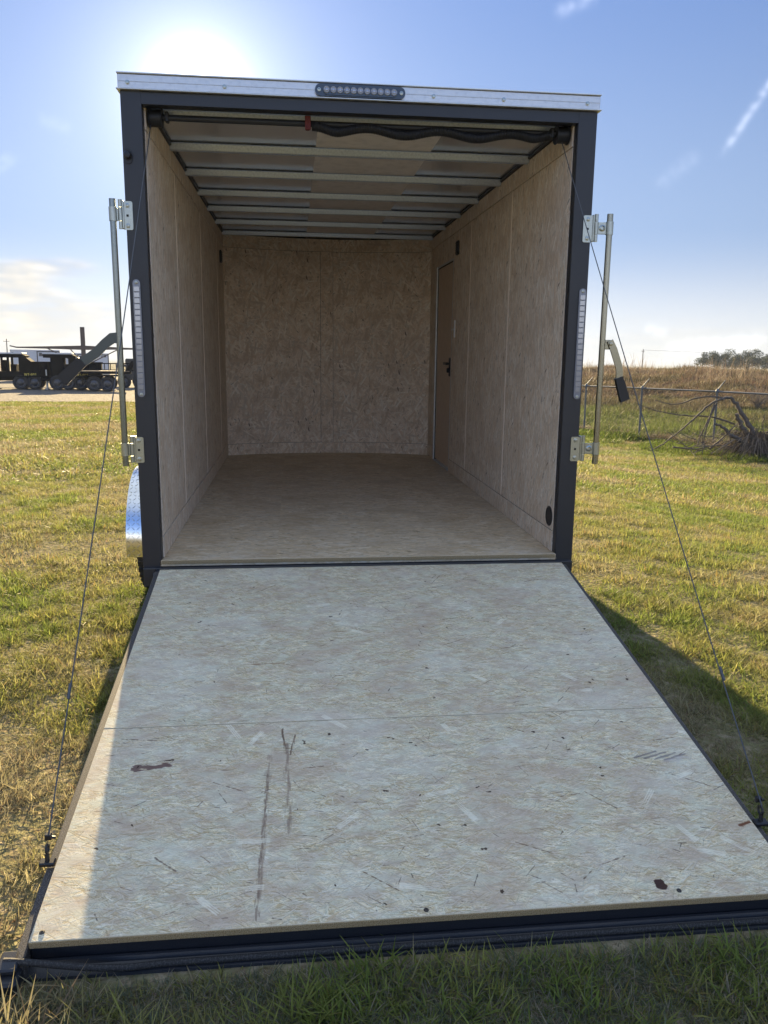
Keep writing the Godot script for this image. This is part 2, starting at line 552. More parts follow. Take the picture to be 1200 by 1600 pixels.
	M.black_plastic = plain(lin(0.016, 0.016, 0.018), 0.45)
	M.rubber = grainy(plain(lin(0.018, 0.018, 0.019), 0.8), 7.0, 0.05, 87, 0.3, 2.0)
	M.spring = plain(lin(0.014, 0.015, 0.018), 0.5)
	M.alu = grainy(plain(Color(0.80, 0.81, 0.82), 0.38, 0.75), 3.0, 0.02, 88, 0.05, 0.6)
	M.zinc = grainy(plain(Color(0.66, 0.68, 0.66), 0.30, 0.9), 14.0, 0.02, 89, 0.08, 0.8)
	M.zinc_shaded = plain(Color(0.34, 0.36, 0.36), 0.4, 0.75)  # darker copy of the zinc, paints the left handle as shaded
	M.zinc_bar = grainy(plain(Color(0.50, 0.53, 0.54), 0.24, 0.95), 14.0, 0.02, 121, 0.08, 0.8)
	M.zinc_gold = grainy(plain(Color(0.58, 0.58, 0.54), 0.24, 0.95), 14.0, 0.03, 90, 0.10, 0.8)
	M.skin = plain(Color(0.86, 0.87, 0.89), 0.17, 0.72)
	M.skin.normal_enabled = true
	M.skin.normal_texture = normal_tex(0.012, 91, 3.0)
	M.skin.normal_scale = 0.10
	M.skin.uv1_triplanar = true
	M.skin.uv1_scale = Vector3(1.0, 1.0, 1.0) * 1.2
	M.galv = plain(Color.WHITE, 0.36, 0.6)
	M.galv.albedo_texture = noise_tex(0.035, 92, [Color(0.68, 0.73, 0.80), Color(0.78, 0.82, 0.88), Color(0.84, 0.88, 0.93)])
	M.galv.uv1_triplanar = true
	M.galv.uv1_scale = Vector3.ONE * 4.0
	M.tan = grainy(plain(Color("ddd5cc"), 0.7), 2.0, 0.01, 93, 0.07, 0.5)
	M.door = grainy(plain(Color("c9b29a"), 0.5), 2.0, 0.01, 94, 0.05, 0.5)
	M.joint = grainy(plain(Color("efdfcc"), 0.7), 5.0, 0.05, 120, 0.12, 1.0)
	M.plate = plain(Color(0.86, 0.87, 0.88), 0.16, 1.0)
	M.screw_dark = plain(lin(0.06, 0.055, 0.05), 0.5, 0.5)
	M.red = plain(Color(0.38, 0.12, 0.09), 0.7)
	M.hole_shade = plain(lin(0.006, 0.006, 0.006), 0.9)  # near black, painted where a hole would be in shade
	M.lens_case = plain(Color(0.50, 0.52, 0.57), 0.25, 0.2)
	M.lens = plain(Color(0.62, 0.64, 0.69), 0.12, 0.4)
	M.lens_dark = plain(Color(0.26, 0.30, 0.36), 0.12)
	M.cable = plain(Color(0.36, 0.37, 0.39), 0.4, 0.7)
	M.paint_dark = grainy(plain(lin(0.02, 0.022, 0.025), 0.35), 2.0, 0.02, 95, 0.1, 0.4)
	M.yard_black = plain(lin(0.012, 0.013, 0.014), 0.85, 0.0, 0.06)
	M.roof = plain(Color(0.75, 0.76, 0.77), 0.35, 0.6)
	M.white_paint = grainy(plain(Color(0.82, 0.82, 0.82), 0.4), 1.0, 0.02, 96, 0.04, 0.0)
	M.rim = plain(Color(0.72, 0.73, 0.74), 0.3, 0.85)
	M.rim_dark = plain(lin(0.09, 0.09, 0.095), 0.35, 0.7)
	M.yellow = plain(Color(0.85, 0.76, 0.35), 0.5)
	M.window = plain(lin(0.03, 0.04, 0.06), 0.1)
	M.rust = grainy(plain(lin(0.10, 0.075, 0.06), 0.75), 2.0, 0.05, 97, 0.3, 1.5)
	M.deck_wood = grainy(plain(lin(0.16, 0.12, 0.09), 0.8), 2.0, 0.05, 98, 0.25, 1.5)
	M.pole = grainy(plain(lin(0.13, 0.10, 0.08), 0.9), 2.0, 0.04, 99, 0.3, 2.0)
	M.fence = plain(Color(0.40, 0.42, 0.44), 0.6, 0.4)
	M.bark = grainy(plain(lin(0.075, 0.06, 0.05), 0.9), 6.0, 0.04, 100, 0.4, 4.0)
	M.frond = leaf_mat(0.85, 0.3)
	M.grass = leaf_mat(0.55, 1.0)
	M.leaf = leaf_mat(0.7, 0.5)
	M.twig = plain(lin(0.20, 0.16, 0.125), 0.9)
	# ground: trodden thatch over earth
	var g := StandardMaterial3D.new()
	g.albedo_texture = noise_tex(0.012, 60, [lin(0.09, 0.075, 0.05), lin(0.20, 0.165, 0.105), lin(0.17, 0.165, 0.085), lin(0.27, 0.23, 0.155), lin(0.34, 0.295, 0.205)], 1024, 6)
	g.uv1_triplanar = true; g.uv1_world_triplanar = true
	g.uv1_scale = Vector3.ONE * 0.9
	g.roughness = 1.0; g.metallic_specular = 0.1
	g.normal_enabled = true; g.normal_texture = normal_tex(0.05, 61, 8.0); g.normal_scale = 1.0
	M.ground = g
	var f := StandardMaterial3D.new()
	f.albedo_texture = noise_tex(0.02, 62, [lin(0.125, 0.108, 0.092), lin(0.155, 0.138, 0.118), lin(0.19, 0.172, 0.15), lin(0.14, 0.122, 0.105)], 1024, 6)
	f.uv1_triplanar = true; f.uv1_world_triplanar = true
	f.uv1_scale = Vector3.ONE * 0.11
	f.roughness = 0.95; f.metallic_specular = 0.2
	f.normal_enabled = true; f.normal_texture = normal_tex(0.08, 63, 6.0); f.normal_scale = 0.8
	M.gravel = f

func leaf_mat(rough: float, through: float) -> StandardMaterial3D:
	var m := StandardMaterial3D.new()
	m.vertex_color_use_as_albedo = true
	m.roughness = rough
	m.metallic_specular = 0.22
	m.cull_mode = BaseMaterial3D.CULL_DISABLED
	m.backlight_enabled = true
	m.backlight = Color(through, through, through)
	return m

# ------------------------------------------------------------------ ground
func fence_side(x: float, z: float) -> float:      # metres in front of the chain link fence
	return -0.96 * (x - 12.6) + 0.28 * (z + 19.85)

func height(x: float, z: float) -> float:
	var s := fence_side(x, z)
	var y := -1.08 * sm(16.5, 2.5, s)
	if s < -4.0:
		var rise := sm(-6.0, -31.0, s)
		y += 1.62 * rise - 1.4 * sm(-40.0, -90.0, s)
		y += bump_noise.get_noise_2d(x * 0.35, z * 0.35) * 0.75 * rise * sm(-85.0, -40.0, s)
	var near := sm(60.0, 4.0, Vector2(x, z).length())
	y += bump_noise.get_noise_2d(x, z) * 0.035 * near * sm(0.0, 0.6, maxf(absf(x) - 1.0, maxf(-z - 4.5, z - 2.3)))
	return y

func in_yard(x: float, z: float) -> bool:
	return x < 4.0 and z < -25.2 + 0.7 * lawn_noise.get_noise_2d(x * 0.6, 3.0) and fence_side(x, z) > 8.0

func make_ground():
	var st := mb()
	smooth(st)
	var rings := [0.0]
	var rr := 0.6
	while rr < 900.0:
		rings.append(rr)
		rr *= 1.06 if rr > 4.0 and rr < 120.0 else 1.25
	var n := 160
	var pts := []
	for k in rings.size():
		var row := []
		for m in n:
			var a := TAU * m / n
			var x: float = rings[k] * sin(a)
			var z: float = 1.0 - rings[k] * cos(a)
			row.append(Vector3(x, height(x, z) if rings[k] < 500.0 else 0.0, z))
		pts.append(row)
	for k in rings.size() - 1:
		for m in n:
			var m2 := (m + 1) % n
			if k > 0:
				quad(st, pts[k][m], pts[k][m2], pts[k + 1][m2], pts[k + 1][m], Vector3.UP)
			else:
				tri(st, pts[0][0], pts[1][m], pts[1][m2], Vector3.UP)
	var o := build("ground", st, M.ground)
	tag(o, "grassy earth running out level to the horizon around the trailer", "", "", "structure")
	# the gravel yard
	st = mb()
	smooth(st)
	var xs := 60
	var zs := 26
	for i in xs:
		for j in zs:
			var p := []
			for c in [[0, 0], [1, 0], [1, 1], [0, 1]]:
				var x: float = -70.0 + 73.0 * (i + c[0]) / xs
				var t: float = float(j + c[1]) / zs
				var z := -25.2 + 0.7 * lawn_noise.get_noise_2d(x * 0.6, 3.0) - 115.0 * t * t
				p.append(Vector3(x, height(x, z) + 0.02, z))
			quad(st, p[0], p[1], p[2], p[3], Vector3.UP)
	o = build("gravel_yard", st, M.gravel)
	tag(o, "pale tan gravel yard behind the lawn where black trailers are parked", "", "", "structure")

# ------------------------------------------------------------------ the cargo trailer
const HW := 1.065
const IN := 0.974
const LEN := 4.0

func make_trailer():
	var t := base("cargo_trailer", trailer_tilt.origin)
	t.basis = trailer_tilt.basis
	tag(t, "dark enclosed cargo trailer, wood lined inside, with its ramp door lowered on the grass", "trailer")
	trailer_shell(t)
	trailer_inside(t)
	trailer_rear(t)
	trailer_ramp(t)
	trailer_running_gear(t)

func trailer_shell(t: Node3D):
	for s in [-1.0, 1.0]:
		var st := mb()
		box(st, Vector3(minf(s * 0.9775, s * HW), -0.12, -0.055), Vector3(maxf(s * 0.9775, s * HW), 2.087, 0.0), 0.0012)
		box(st, Vector3(minf(s * 0.9765, s * 0.9815), 0.0, -0.053), Vector3(maxf(s * 0.9765, s * 0.9815), 2.03, -0.004), 0.001)
		build("frame_post", st, M.black, t)
		st = mb()
		var x0 := minf(s * 0.99, s * 1.06)
		var x1 := maxf(s * 0.99, s * 1.06)
		if s < 0.0:
			box(st, Vector3(x0, -0.115, -4.1), Vector3(x1, 2.085, -0.058), 0.003)
		else:
			box(st, Vector3(x0, -0.115, -2.89), Vector3(x1, 2.085, -0.058), 0.003)
			box(st, Vector3(x0, 1.755, -3.648), Vector3(x1, 2.085, -2.892), 0.0)
			box(st, Vector3(x0, -0.115, -4.1), Vector3(x1, 2.085, -3.65), 0.003)
			box(st, Vector3(x0, -0.115, -3.648), Vector3(x1, -0.004, -2.892), 0.0)
		build("side_wall", st, M.paint_dark, t)
	var st := mb()
	box(st, Vector3(-0.9785, 2.0365, -0.054), Vector3(0.9785, 2.086, -0.0007), 0.001)
	build("header", st, M.black, t)
	st = mb()
	box(st, Vector3(-1.062, -0.125, -0.055), Vector3(1.062, -0.033, 0.022), 0.004)
	box(st, Vector3(-1.0, -0.058, 0.0225), Vector3(1.0, -0.035, 0.085), 0.004)
	tube(st, [Vector3(-1.0, -0.046, 0.098), Vector3(1.0, -0.046, 0.098)], 0.016, 12)
	build("rear_sill", st, M.black, t)
	# rounded nose, outside
	st = mb()
	smooth(st)
	var n := 16
	for k in n:
		var xa := -1.06 + 2.12 * k / n
		var xb := -1.06 + 2.12 * (k + 1) / n
		var za := -4.1 - 0.23 * (1.0 - pow(xa / 1.06, 2.0))
		var zb := -4.1 - 0.23 * (1.0 - pow(xb / 1.06, 2.0))
		quad(st, Vector3(xa, -0.115, za), Vector3(xb, -0.115, zb), Vector3(xb, 2.085, zb), Vector3(xa, 2.085, za), Vector3(0, 0, -1))
		quad(st, Vector3(xa, -0.115, za + 0.04), Vector3(xb, -0.115, zb + 0.04), Vector3(xb, 2.085, zb + 0.04), Vector3(xa, 2.085, za + 0.04), Vector3(0, 0, 1))
	build("nose_wall", st, M.paint_dark, t)
	# roof, slightly crowned
	st = mb()
	smooth(st)
	for k in n:
		var xa := -1.065 + 2.13 * k / n
		var xb := -1.065 + 2.13 * (k + 1) / n
		var ya := 2.105 + 0.035 * (1.0 - pow(xa / 1.065, 2.0))
		var yb := 2.105 + 0.035 * (1.0 - pow(xb / 1.065, 2.0))
		var za := -4.1 - 0.23 * (1.0 - pow(xa / 1.065, 2.0))
		var zb := -4.1 - 0.23 * (1.0 - pow(xb / 1.065, 2.0))
		quad(st, Vector3(xa, ya, za), Vector3(xb, yb, zb), Vector3(xb, yb, -0.05), Vector3(xa, ya, -0.05), Vector3.UP)
		quad(st, Vector3(xa, 2.09, za), Vector3(xb, 2.09, zb), Vector3(xb, 2.09, -0.05), Vector3(xa, 2.09, -0.05), Vector3.DOWN)
		quad(st, Vector3(xa, 2.0865, za), Vector3(xb, 2.0865, zb), Vector3(xb, yb, zb), Vector3(xa, ya, za), Vector3(0, 0, -1))
	for s in [-1.0, 1.0]:
		quad(st, Vector3(s * 1.065, 2.0865, -4.1), Vector3(s * 1.065, 2.0865, -0.05), Vector3(s * 1.065, 2.105, -0.05), Vector3(s * 1.065, 2.105, -4.1), Vector3(s, 0, 0))
	build("roof", st, M.roof, t)
	# bright rear roof cap
	st = mb()
	box(st, Vector3(-1.072, 2.0905, -0.06), Vector3(1.072, 2.152, 0.008), 0.002)
	box(st, Vector3(-1.075, 2.1525, -0.09), Vector3(1.075, 2.159, 0.016), 0.002)
	box(st, Vector3(-1.078, 2.0882, -0.06), Vector3(1.078, 2.0945, 0.019), 0.002)
	box(st, Vector3(-1.071, 2.122, 0.0081), Vector3(1.071, 2.1245, 0.0098), 0.0006)
	var cap := build("roof_cap", st, M.alu, t)
	for x in [-1.03, -0.62, 0.30, 0.62, 1.012]:
		st = mb()
		lathe(st, [Vector2(0.0095, 0.0), Vector2(0.0095, 0.002), Vector2(0.0065, 0.0025), Vector2(0.006, 0.0065), Vector2(0.0, 0.007)], 10, Transform3D(Basis(Vector3.RIGHT, PI / 2.0), Vector3(x, 2.1185, 0.008)))
		build("screw", st, M.zinc, cap)

func osb_box(called: String, lo: Vector3, hi: Vector3, mat: Material, t: Node3D, off: Vector2, flip := 1.0):
	var st := mb()
	box(st, lo, hi, 0.0012, Transform3D.IDENTITY, Vector2(0.62 * flip, -0.62), off)
	return build(called, st, mat, t)

func curved_panel(called: String, xa: float, xb: float, y0: float, y1: float, proud: float, mat: Material, t: Node3D, off: Vector2):
	var st := mb()
	var n := maxi(2, int((xb - xa) / 0.08))
	var f := func(x: float) -> float: return -LEN - 0.2 * (1.0 - pow(x / IN, 2.0)) + proud
	for layer in 2:
		smooth(st)
		for k in n:
			var a := xa + (xb - xa) * k / n
			var b := xa + (xb - xa) * (k + 1) / n
			var d := 0.0 if layer == 0 else -0.012
			quad(st, Vector3(a, y0, f.call(a) + d), Vector3(b, y0, f.call(b) + d), Vector3(b, y1, f.call(b) + d), Vector3(a, y1, f.call(a) + d), Vector3(0, 0, 1 - 2 * layer),
				Vector2(a, -y0) * 0.62 + off, Vector2(b, -y0) * 0.62 + off, Vector2(b, -y1) * 0.62 + off, Vector2(a, -y1) * 0.62 + off)
	flat(st)
	for k in n:
		var a := xa + (xb - xa) * k / n
		var b := xa + (xb - xa) * (k + 1) / n
		for y in [y0, y1]:
			quad(st, Vector3(a, y, f.call(a)), Vector3(b, y, f.call(b)), Vector3(b, y, f.call(b) - 0.012), Vector3(a, y, f.call(a) - 0.012), Vector3(0, 1 if y == y1 else -1, 0))
	for x in [xa, xb]:
		quad(st, Vector3(x, y0, f.call(x)), Vector3(x, y1, f.call(x)), Vector3(x, y1, f.call(x) - 0.012), Vector3(x, y0, f.call(x) - 0.012), Vector3(1 if x == xb else -1, 0, 0))
	return build(called, st, mat, t)

func trailer_inside(t: Node3D):
	# floor
	var st := mb()
	box(st, Vector3(-0.985, -0.03, -4.26), Vector3(0.985, 0.0, 0.0), 0.001, Transform3D.IDENTITY, Vector2(0.7, 0.45), Vector2(0.3, 0.1))
	build("floor_deck", st, M.floor, t)
	st = mb()
	box(st, Vector3(-0.975, -0.0195, 0.0005), Vector3(0.975, -0.0012, 0.003), 0.0008)
	build("floor_edge", st, M.edge, t)
	# side walls: sheets, kick strips, top strips, pale joint strips
	for s in [-1.0, 1.0]:
		var x0 := minf(s * IN, s * (IN + 0.012))
		var x1 := maxf(s * IN, s * (IN + 0.012))
		var cuts := [-0.057, -0.93, -2.15, -3.37, -4.0] if s < 0.0 else [-0.057, -1.11, -2.235, -2.888]
		for k in cuts.size() - 1:
			osb_box("wall_panel", Vector3(x0, 0.108, cuts[k + 1] + 0.002), Vector3(x1, 1.945, cuts[k] - 0.002), M.wall, t, Vector2(0.37 * k + 0.2 * s, 0.13 * k + 0.5 * s), -s)
		if s > 0.0:
			osb_box("wall_panel", Vector3(x0, 1.757, -3.65), Vector3(x1, 1.945, -2.89), M.wall, t, Vector2(0.6, 0.7))
			osb_box("wall_panel", Vector3(x0, 0.108, -4.0), Vector3(x1, 1.945, -3.653), M.wall, t, Vector2(0.1, 0.35))
		var k0 := minf(s * (IN - 0.003), s * (IN + 0.012))
		var k1 := maxf(s * (IN - 0.003), s * (IN + 0.012))
		osb_box("kick_strip", Vector3(k0, 0.001, -4.0 if s < 0.0 else -2.888), Vector3(k1, 0.1045, -0.057), M.wall, t, Vector2(0.15, 0.42 * s))
		if s > 0.0:
			osb_box("kick_strip", Vector3(k0, 0.001, -4.0), Vector3(k1, 0.1045, -3.653), M.wall, t, Vector2(0.55, 0.8))
		osb_box("top_strip", Vector3(k0, 1.9485, -4.0), Vector3(k1, 2.045, -0.057), M.wall, t, Vector2(0.7, 0.21 * s))
		for z in (cuts.slice(1, cuts.size() - 1) if s < 0.0 else cuts.slice(1, 3)):
			st = mb()
			var j0 := minf(s * (IN - 0.0022), s * (IN + 0.004))
			var j1 := maxf(s * (IN - 0.0022), s * (IN + 0.004))
			box(st, Vector3(j0, 0.109, z - 0.0105), Vector3(j1, 1.944, z + 0.0105), 0.0018, Transform3D.IDENTITY, Vector2(0.62, -0.62), Vector2(0.4, 0.1))
			build("joint_strip", st, M.joint, t)
		# dark tube rail above the lining
		st = mb()
		box(st, Vector3(minf(s * 0.96, s * 0.985), 2.048, -4.1), Vector3(maxf(s * 0.96, s * 0.985), 2.062, -0.057), 0.002)
		build("ceiling_rail", st, M.black, t)
	# curved front wall
	curved_panel("front_panel", -IN, -0.072, 0.108, 1.93, 0.0, M.front_wall, t, Vector2(0.3, 0.2))
	curved_panel("front_panel", 0.052, IN, 0.108, 1.93, 0.0, M.front_wall, t, Vector2(0.75, 0.55))
	curved_panel("joint_board", -0.069, 0.049, 0.108, 1.93, 0.006, M.front_wall, t, Vector2(0.1, 0.85))
	curved_panel("front_kick_strip", -IN, IN, 0.001, 0.105, 0.005, M.front_wall, t, Vector2(0.52, 0.33))
	curved_panel("front_top_strip", -IN, IN, 1.933, 2.045, 0.005, M.front_wall, t, Vector2(0.22, 0.65))
	# ceiling: bright roof sheet, a tan strip of board, hat shaped roof bows
	st = mb()
	box(st, Vector3(-1.03, 2.066, -4.3), Vector3(1.03, 2.072, -0.06), 0.0)
	build("ceiling_sheet", st, M.skin, t)
	st = mb()
	box(st, Vector3(-0.205, 2.0625, -4.28), Vector3(0.415, 2.0655, -0.065), 0.0)
	build("ceiling_board", st, M.tan, t)
	for z in [-0.20, -0.79, -1.41, -2.04, -2.66, -3.29, -3.93]:
		st = mb()
		flat(st)
		var pr := [Vector2(-0.048, 2.060), Vector2(-0.029, 2.060), Vector2(-0.021, 2.030), Vector2(-0.006, 2.032), Vector2(-0.005, 2.042), Vector2(0.005, 2.042), Vector2(0.006, 2.032), Vector2(0.021, 2.030), Vector2(0.029, 2.060), Vector2(0.048, 2.060)]
		for k in pr.size() - 1:
			var a: Vector2 = pr[k]
			var b: Vector2 = pr[k + 1]
			var out := Vector3(0, -(b.x - a.x), b.y - a.y)
			for lay in [0.0, 0.0015]:
				quad(st, Vector3(-0.97, a.y + lay, z + a.x), Vector3(0.97, a.y + lay, z + a.x), Vector3(0.97, b.y + lay, z + b.x), Vector3(-0.97, b.y + lay, z + b.x), out * (1.0 if lay == 0.0 else -1.0))
		build("roof_bow", st, M.galv, t)
	# side door in the right wall
	st = mb()
	box(st, Vector3(0.982, 0.020, -3.616), Vector3(1.02, 1.734, -2.912), 0.003)
	var d := build("side_door", st, M.door, t)
	st = mb()
	for e in [[Vector3(0.9665, 0.0, -3.652), Vector3(1.03, 1.757, -3.640)], [Vector3(0.9735, 0.0, -2.906), Vector3(1.03, 1.757, -2.8905)], [Vector3(0.9735, 1.7435, -3.6335), Vector3(1.03, 1.757, -2.9065)], [Vector3(0.9665, -0.001, -3.6335), Vector3(1.03, 0.0105, -2.9065)]]:
		box(st, e[0], e[1], 0.0015)
	build("frame", st, M.alu, d)
	st = mb()
	for e in [[Vector3(0.979, 0.0108, -3.6395), Vector3(1.028, 1.743, -3.617)], [Vector3(0.979, 1.7345, -3.6165), Vector3(1.028, 1.743, -2.9065)]]:
		box(st, e[0], e[1], 0.002)
	build("door_seal", st, M.rubber, d)
	st = mb()
	box(st, Vector3(0.974, 0.80, -3.0), Vector3(0.9818, 0.955, -2.955), 0.003)
	box(st, Vector3(0.945, 0.895, -3.11), Vector3(0.962, 0.917, -2.965), 0.004)
	tube(st, [Vector3(0.95, 0.906, -2.978), Vector3(0.976, 0.906, -2.978)], 0.009, 10)
	box(st, Vector3(0.955, 0.83, -2.99), Vector3(0.974, 0.87, -2.97), 0.004)
	build("handle", st, M.black_plastic, d)
	st = mb()
	box(st, Vector3(0.962, 1.12, -2.76), Vector3(0.9738, 1.255, -2.742), 0.002)
	box(st, Vector3(0.958, 1.178, -2.85), Vector3(0.9738, 1.19, -2.762), 0.002)
	var hb := build("door_holdback", st, M.white_paint, t)
	hb.set_meta("label", "white door holdback on the wall")
	for p in [[1.0, -2.70, 1.76], [-1.0, -3.66, 1.755]]:
		st = mb()
		box(st, Vector3(minf(p[0] * 0.955, p[0] * 0.9738), p[2], p[1] - 0.035), Vector3(maxf(p[0] * 0.955, p[0] * 0.9738), p[2] + 0.105, p[1] + 0.035), 0.004)
		for k in 5:
			box(st, Vector3(minf(p[0] * 0.9515, p[0] * 0.9549), p[2] + 0.012 + k * 0.018, p[1] - 0.03), Vector3(maxf(p[0] * 0.9515, p[0] * 0.9549), p[2] + 0.021 + k * 0.018, p[1] + 0.03), 0.001)
		build("wall_vent", st, M.black_plastic, t)
	st = mb()
	lathe(st, [Vector2(0.052, 0.0), Vector2(0.052, 0.003), Vector2(0.046, 0.006), Vector2(0.043, 0.003), Vector2(0.0, 0.002)], 24, Transform3D(Basis(Vector3.BACK, PI / 2.0), Vector3(0.9738, 0.173, -0.118)))
	build("round_plug", st, M.black_plastic, t)

func trailer_rear(t: Node3D):
	# long brake light on the cap
	var st := mb()
	prism(st, stadium(0.2, 0.0255, 8), 0.0105, 0.022, Transform3D(Basis.IDENTITY, Vector3(-0.029, 2.1215, 0)))
	prism(st, stadium(0.165, 0.0205, 8), 0.0221, 0.026, Transform3D(Basis.IDENTITY, Vector3(-0.029, 2.1215, 0)))
	var bar := build("roof_light", st, M.lens_dark, t)
	for k in 11:
		st = mb()
		lathe(st, [Vector2(0.0142, 0.0), Vector2(0.0142, 0.002), Vector2(0.0115, 0.0052), Vector2(0.0085, 0.0040), Vector2(0.005, 0.0062), Vector2(0.0, 0.0068)], 14, Transform3D(Basis(Vector3.RIGHT, PI / 2.0), Vector3(-0.029 + (k - 5) * 0.0298, 2.1215, 0.026)))
		build("lens", st, M.lens, bar)
	for s in [-1.0, 1.0]:
		st = mb()
		lathe(st, [Vector2(0.009, 0.0), Vector2(0.008, 0.003), Vector2(0.004, 0.0035), Vector2(0.003, 0.0015), Vector2(0.0, 0.0015)], 10, Transform3D(Basis(Vector3.RIGHT, PI / 2.0), Vector3(-0.029 + s * 0.182, 2.1215, 0.022)))
		build("screw", st, M.zinc, bar)
	# tail light strips on the posts
	for s in [-1.0, 1.0]:
		var x: float = -1.0325 if s < 0.0 else 1.0405
		st = mb()
		prism(st, stadium(0.0165, 0.262, 8), 0.0005, 0.009, Transform3D(Basis.IDENTITY, Vector3(x, 1.042, 0)))
		var strip := build("tail_light", st, M.lens_case, t)
		for k in 18:
			st = mb()
			box(st, Vector3(x - 0.0125, 0.815 + k * 0.0256, 0.0092), Vector3(x + 0.0125, 0.8385 + k * 0.0256, 0.0135), 0.003)
			build("led_cell", st, M.lens, strip)
		for y in [0.793, 1.291]:
			st = mb()
			lathe(st, [Vector2(0.008, 0.0), Vector2(0.007, 0.003), Vector2(0.0035, 0.0035), Vector2(0.0, 0.002)], 10, Transform3D(Basis(Vector3.RIGHT, PI / 2.0), Vector3(x, y, 0.009)))
			build("screw", st, M.zinc, strip)
	# small round bumper high on the left post
	st = mb()
	prism(st, stadium(0.017, 0.032, 6), 0.0005, 0.005, Transform3D(Basis.IDENTITY, Vector3(-1.043, 1.822, 0)))
	lathe(st, [Vector2(0.016, 0.0), Vector2(0.017, 0.014), Vector2(0.013, 0.022), Vector2(0.0, 0.025)], 14, Transform3D(Basis(Vector3.RIGHT, PI / 2.0), Vector3(-1.043, 1.825, 0.005)))
	build("rubber_bumper", st, M.black_plastic, t)
	# bar locks
	for s in [-1.0, 1.0]:
		var bx: float = -1.118 if s < 0.0 else 1.151
		st = mb()
		tube(st, [Vector3(bx, 0.462, 0.012), Vector3(bx, 1.643, 0.012)], 0.0142, 16, false)
		tube(st, [Vector3(bx, 1.643, 0.012), Vector3(bx, 0.462, 0.012)], 0.0122, 16, false)
		flat(st)
		for yy in [0.462, 1.643]:
			for m in 16:
				var a := TAU * m / 16
				var b := TAU * (m + 1) / 16
				var na := Vector3(cos(a), 0, sin(a))
				var nb := Vector3(cos(b), 0, sin(b))
				var o := Vector3(bx, yy, 0.012)
				quad(st, o + na * 0.0142, o + nb * 0.0142, o + nb * 0.0122, o + na * 0.0122, Vector3(0, 1 if yy > 1.0 else -1, 0))
		var lock := build("lock_bar", st, M.zinc_gold if s > 0.0 else M.zinc_bar, t)
		lock.set_meta("label", "left galvanised lock bar" if s < 0.0 else "right galvanised lock bar with a brassy tint")
		for y in [1.575, 0.535]:
			var br := mb()
			var px: float = -1.0565 if s < 0.0 else 1.0475
			prism(br, rounded(0.0225, 0.0605, 0.008), 0.0005, 0.0052, Transform3D(Basis.IDENTITY, Vector3(px, y, 0)))
			# folded flange round the outer edge, knuckles and the swinging arm
			box(br, Vector3(minf(s * 1.0705, s * 1.0825), y - 0.056, -0.03), Vector3(maxf(s * 1.0705, s * 1.0825), y + 0.064, 0.010), 0.002)
			tube(br, [Vector3(s * 1.086, y - 0.058, 0.011), Vector3(s * 1.086, y - 0.028, 0.011)], 0.0085, 12)
			tube(br, [Vector3(s * 1.086, y + 0.034, 0.011), Vector3(s * 1.086, y + 0.066, 0.011)], 0.0085, 12)
			tube(br, [Vector3(s * 1.086, y - 0.025, 0.011), Vector3(s * 1.086, y + 0.031, 0.011)], 0.0095, 12)
			var xa: float = s * 1.094
			var xb: float = bx - s * 0.010
			box(br, Vector3(minf(xa, xb), y - 0.024, 0.008), Vector3(maxf(xa, xb), y + 0.030, 0.0135), 0.002)
			if s > 0.0:
				lathe(br, [Vector2(0.015, 0.0), Vector2(0.015, 0.004), Vector2(0.009, 0.006), Vector2(0.008, 0.001)], 16, Transform3D(Basis(Vector3.RIGHT, PI / 2.0), Vector3((xa + xb) / 2.0 - 0.003, y + 0.004, 0.0135)))
			tube(br, [Vector3(bx, y - 0.026, 0.012), Vector3(bx, y + 0.033, 0.012)], 0.0175, 16)
			var brk := build("hinge_bracket", br, M.zinc, t)
			for dy in [-0.043, 0.043]:
				br = mb()
				lathe(br, [Vector2(0.011, 0.0), Vector2(0.011, 0.0015), Vector2(0.0078, 0.002), Vector2(0.0075, 0.007), Vector2(0.0035, 0.0075), Vector2(0.003, 0.005), Vector2(0.0, 0.005)], 6, Transform3D(Basis(Vector3.RIGHT, PI / 2.0), Vector3(px, y + dy, 0.0052)))
				build("bolt", br, M.zinc, brk)
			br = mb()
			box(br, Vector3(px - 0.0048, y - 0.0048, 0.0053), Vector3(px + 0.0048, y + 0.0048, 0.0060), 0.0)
			build("square_hole_patch", br, M.hole_shade, brk)  # dark patch on the plate, painted as the shade inside a hole
		# handle
		var h := mb()
		if s < 0.0:
			strap(h, [Vector2(-1.118, 1.046), Vector2(-1.148, 1.044), Vector2(-1.180, 1.020), Vector2(-1.222, 0.978), Vector2(-1.262, 0.950), Vector2(-1.30, 0.926)], [0.05, 0.048, 0.042, 0.042, 0.042, 0.042], 0.014, 0.024)
		else:
			box(h, Vector3(1.151, 1.020, 0.010), Vector3(1.192, 1.066, 0.016), 0.003)
			strap(h, [Vector2(1.186, 1.062), Vector2(1.206, 1.022), Vector2(1.236, 0.945), Vector2(1.243, 0.915), Vector2(1.244, 0.872)], [0.028, 0.034, 0.034, 0.034, 0.032], 0.0165, 0.025)
			lathe(h, [Vector2(0.009, 0.0), Vector2(0.009, 0.006), Vector2(0.0, 0.007)], 8, Transform3D(Basis(Vector3.RIGHT, PI / 2.0), Vector3(1.190, 1.046, 0.025)))
		var hd := build("bar_handle", h, M.zinc_shaded if s < 0.0 else M.zinc_gold, t)
		h = mb()
		if s < 0.0:
			strap(h, [Vector2(-1.285, 0.940), Vector2(-1.31, 0.917), Vector2(-1.378, 0.853)], [0.05, 0.052, 0.056], 0.008, 0.030)
		else:
			strap(h, [Vector2(1.240, 0.886), Vector2(1.252, 0.855), Vector2(1.280, 0.775)], [0.036, 0.043, 0.046], 0.008, 0.032)
		build("grip", h, M.black_plastic, hd)
	# spring gear under the header
	st = mb()
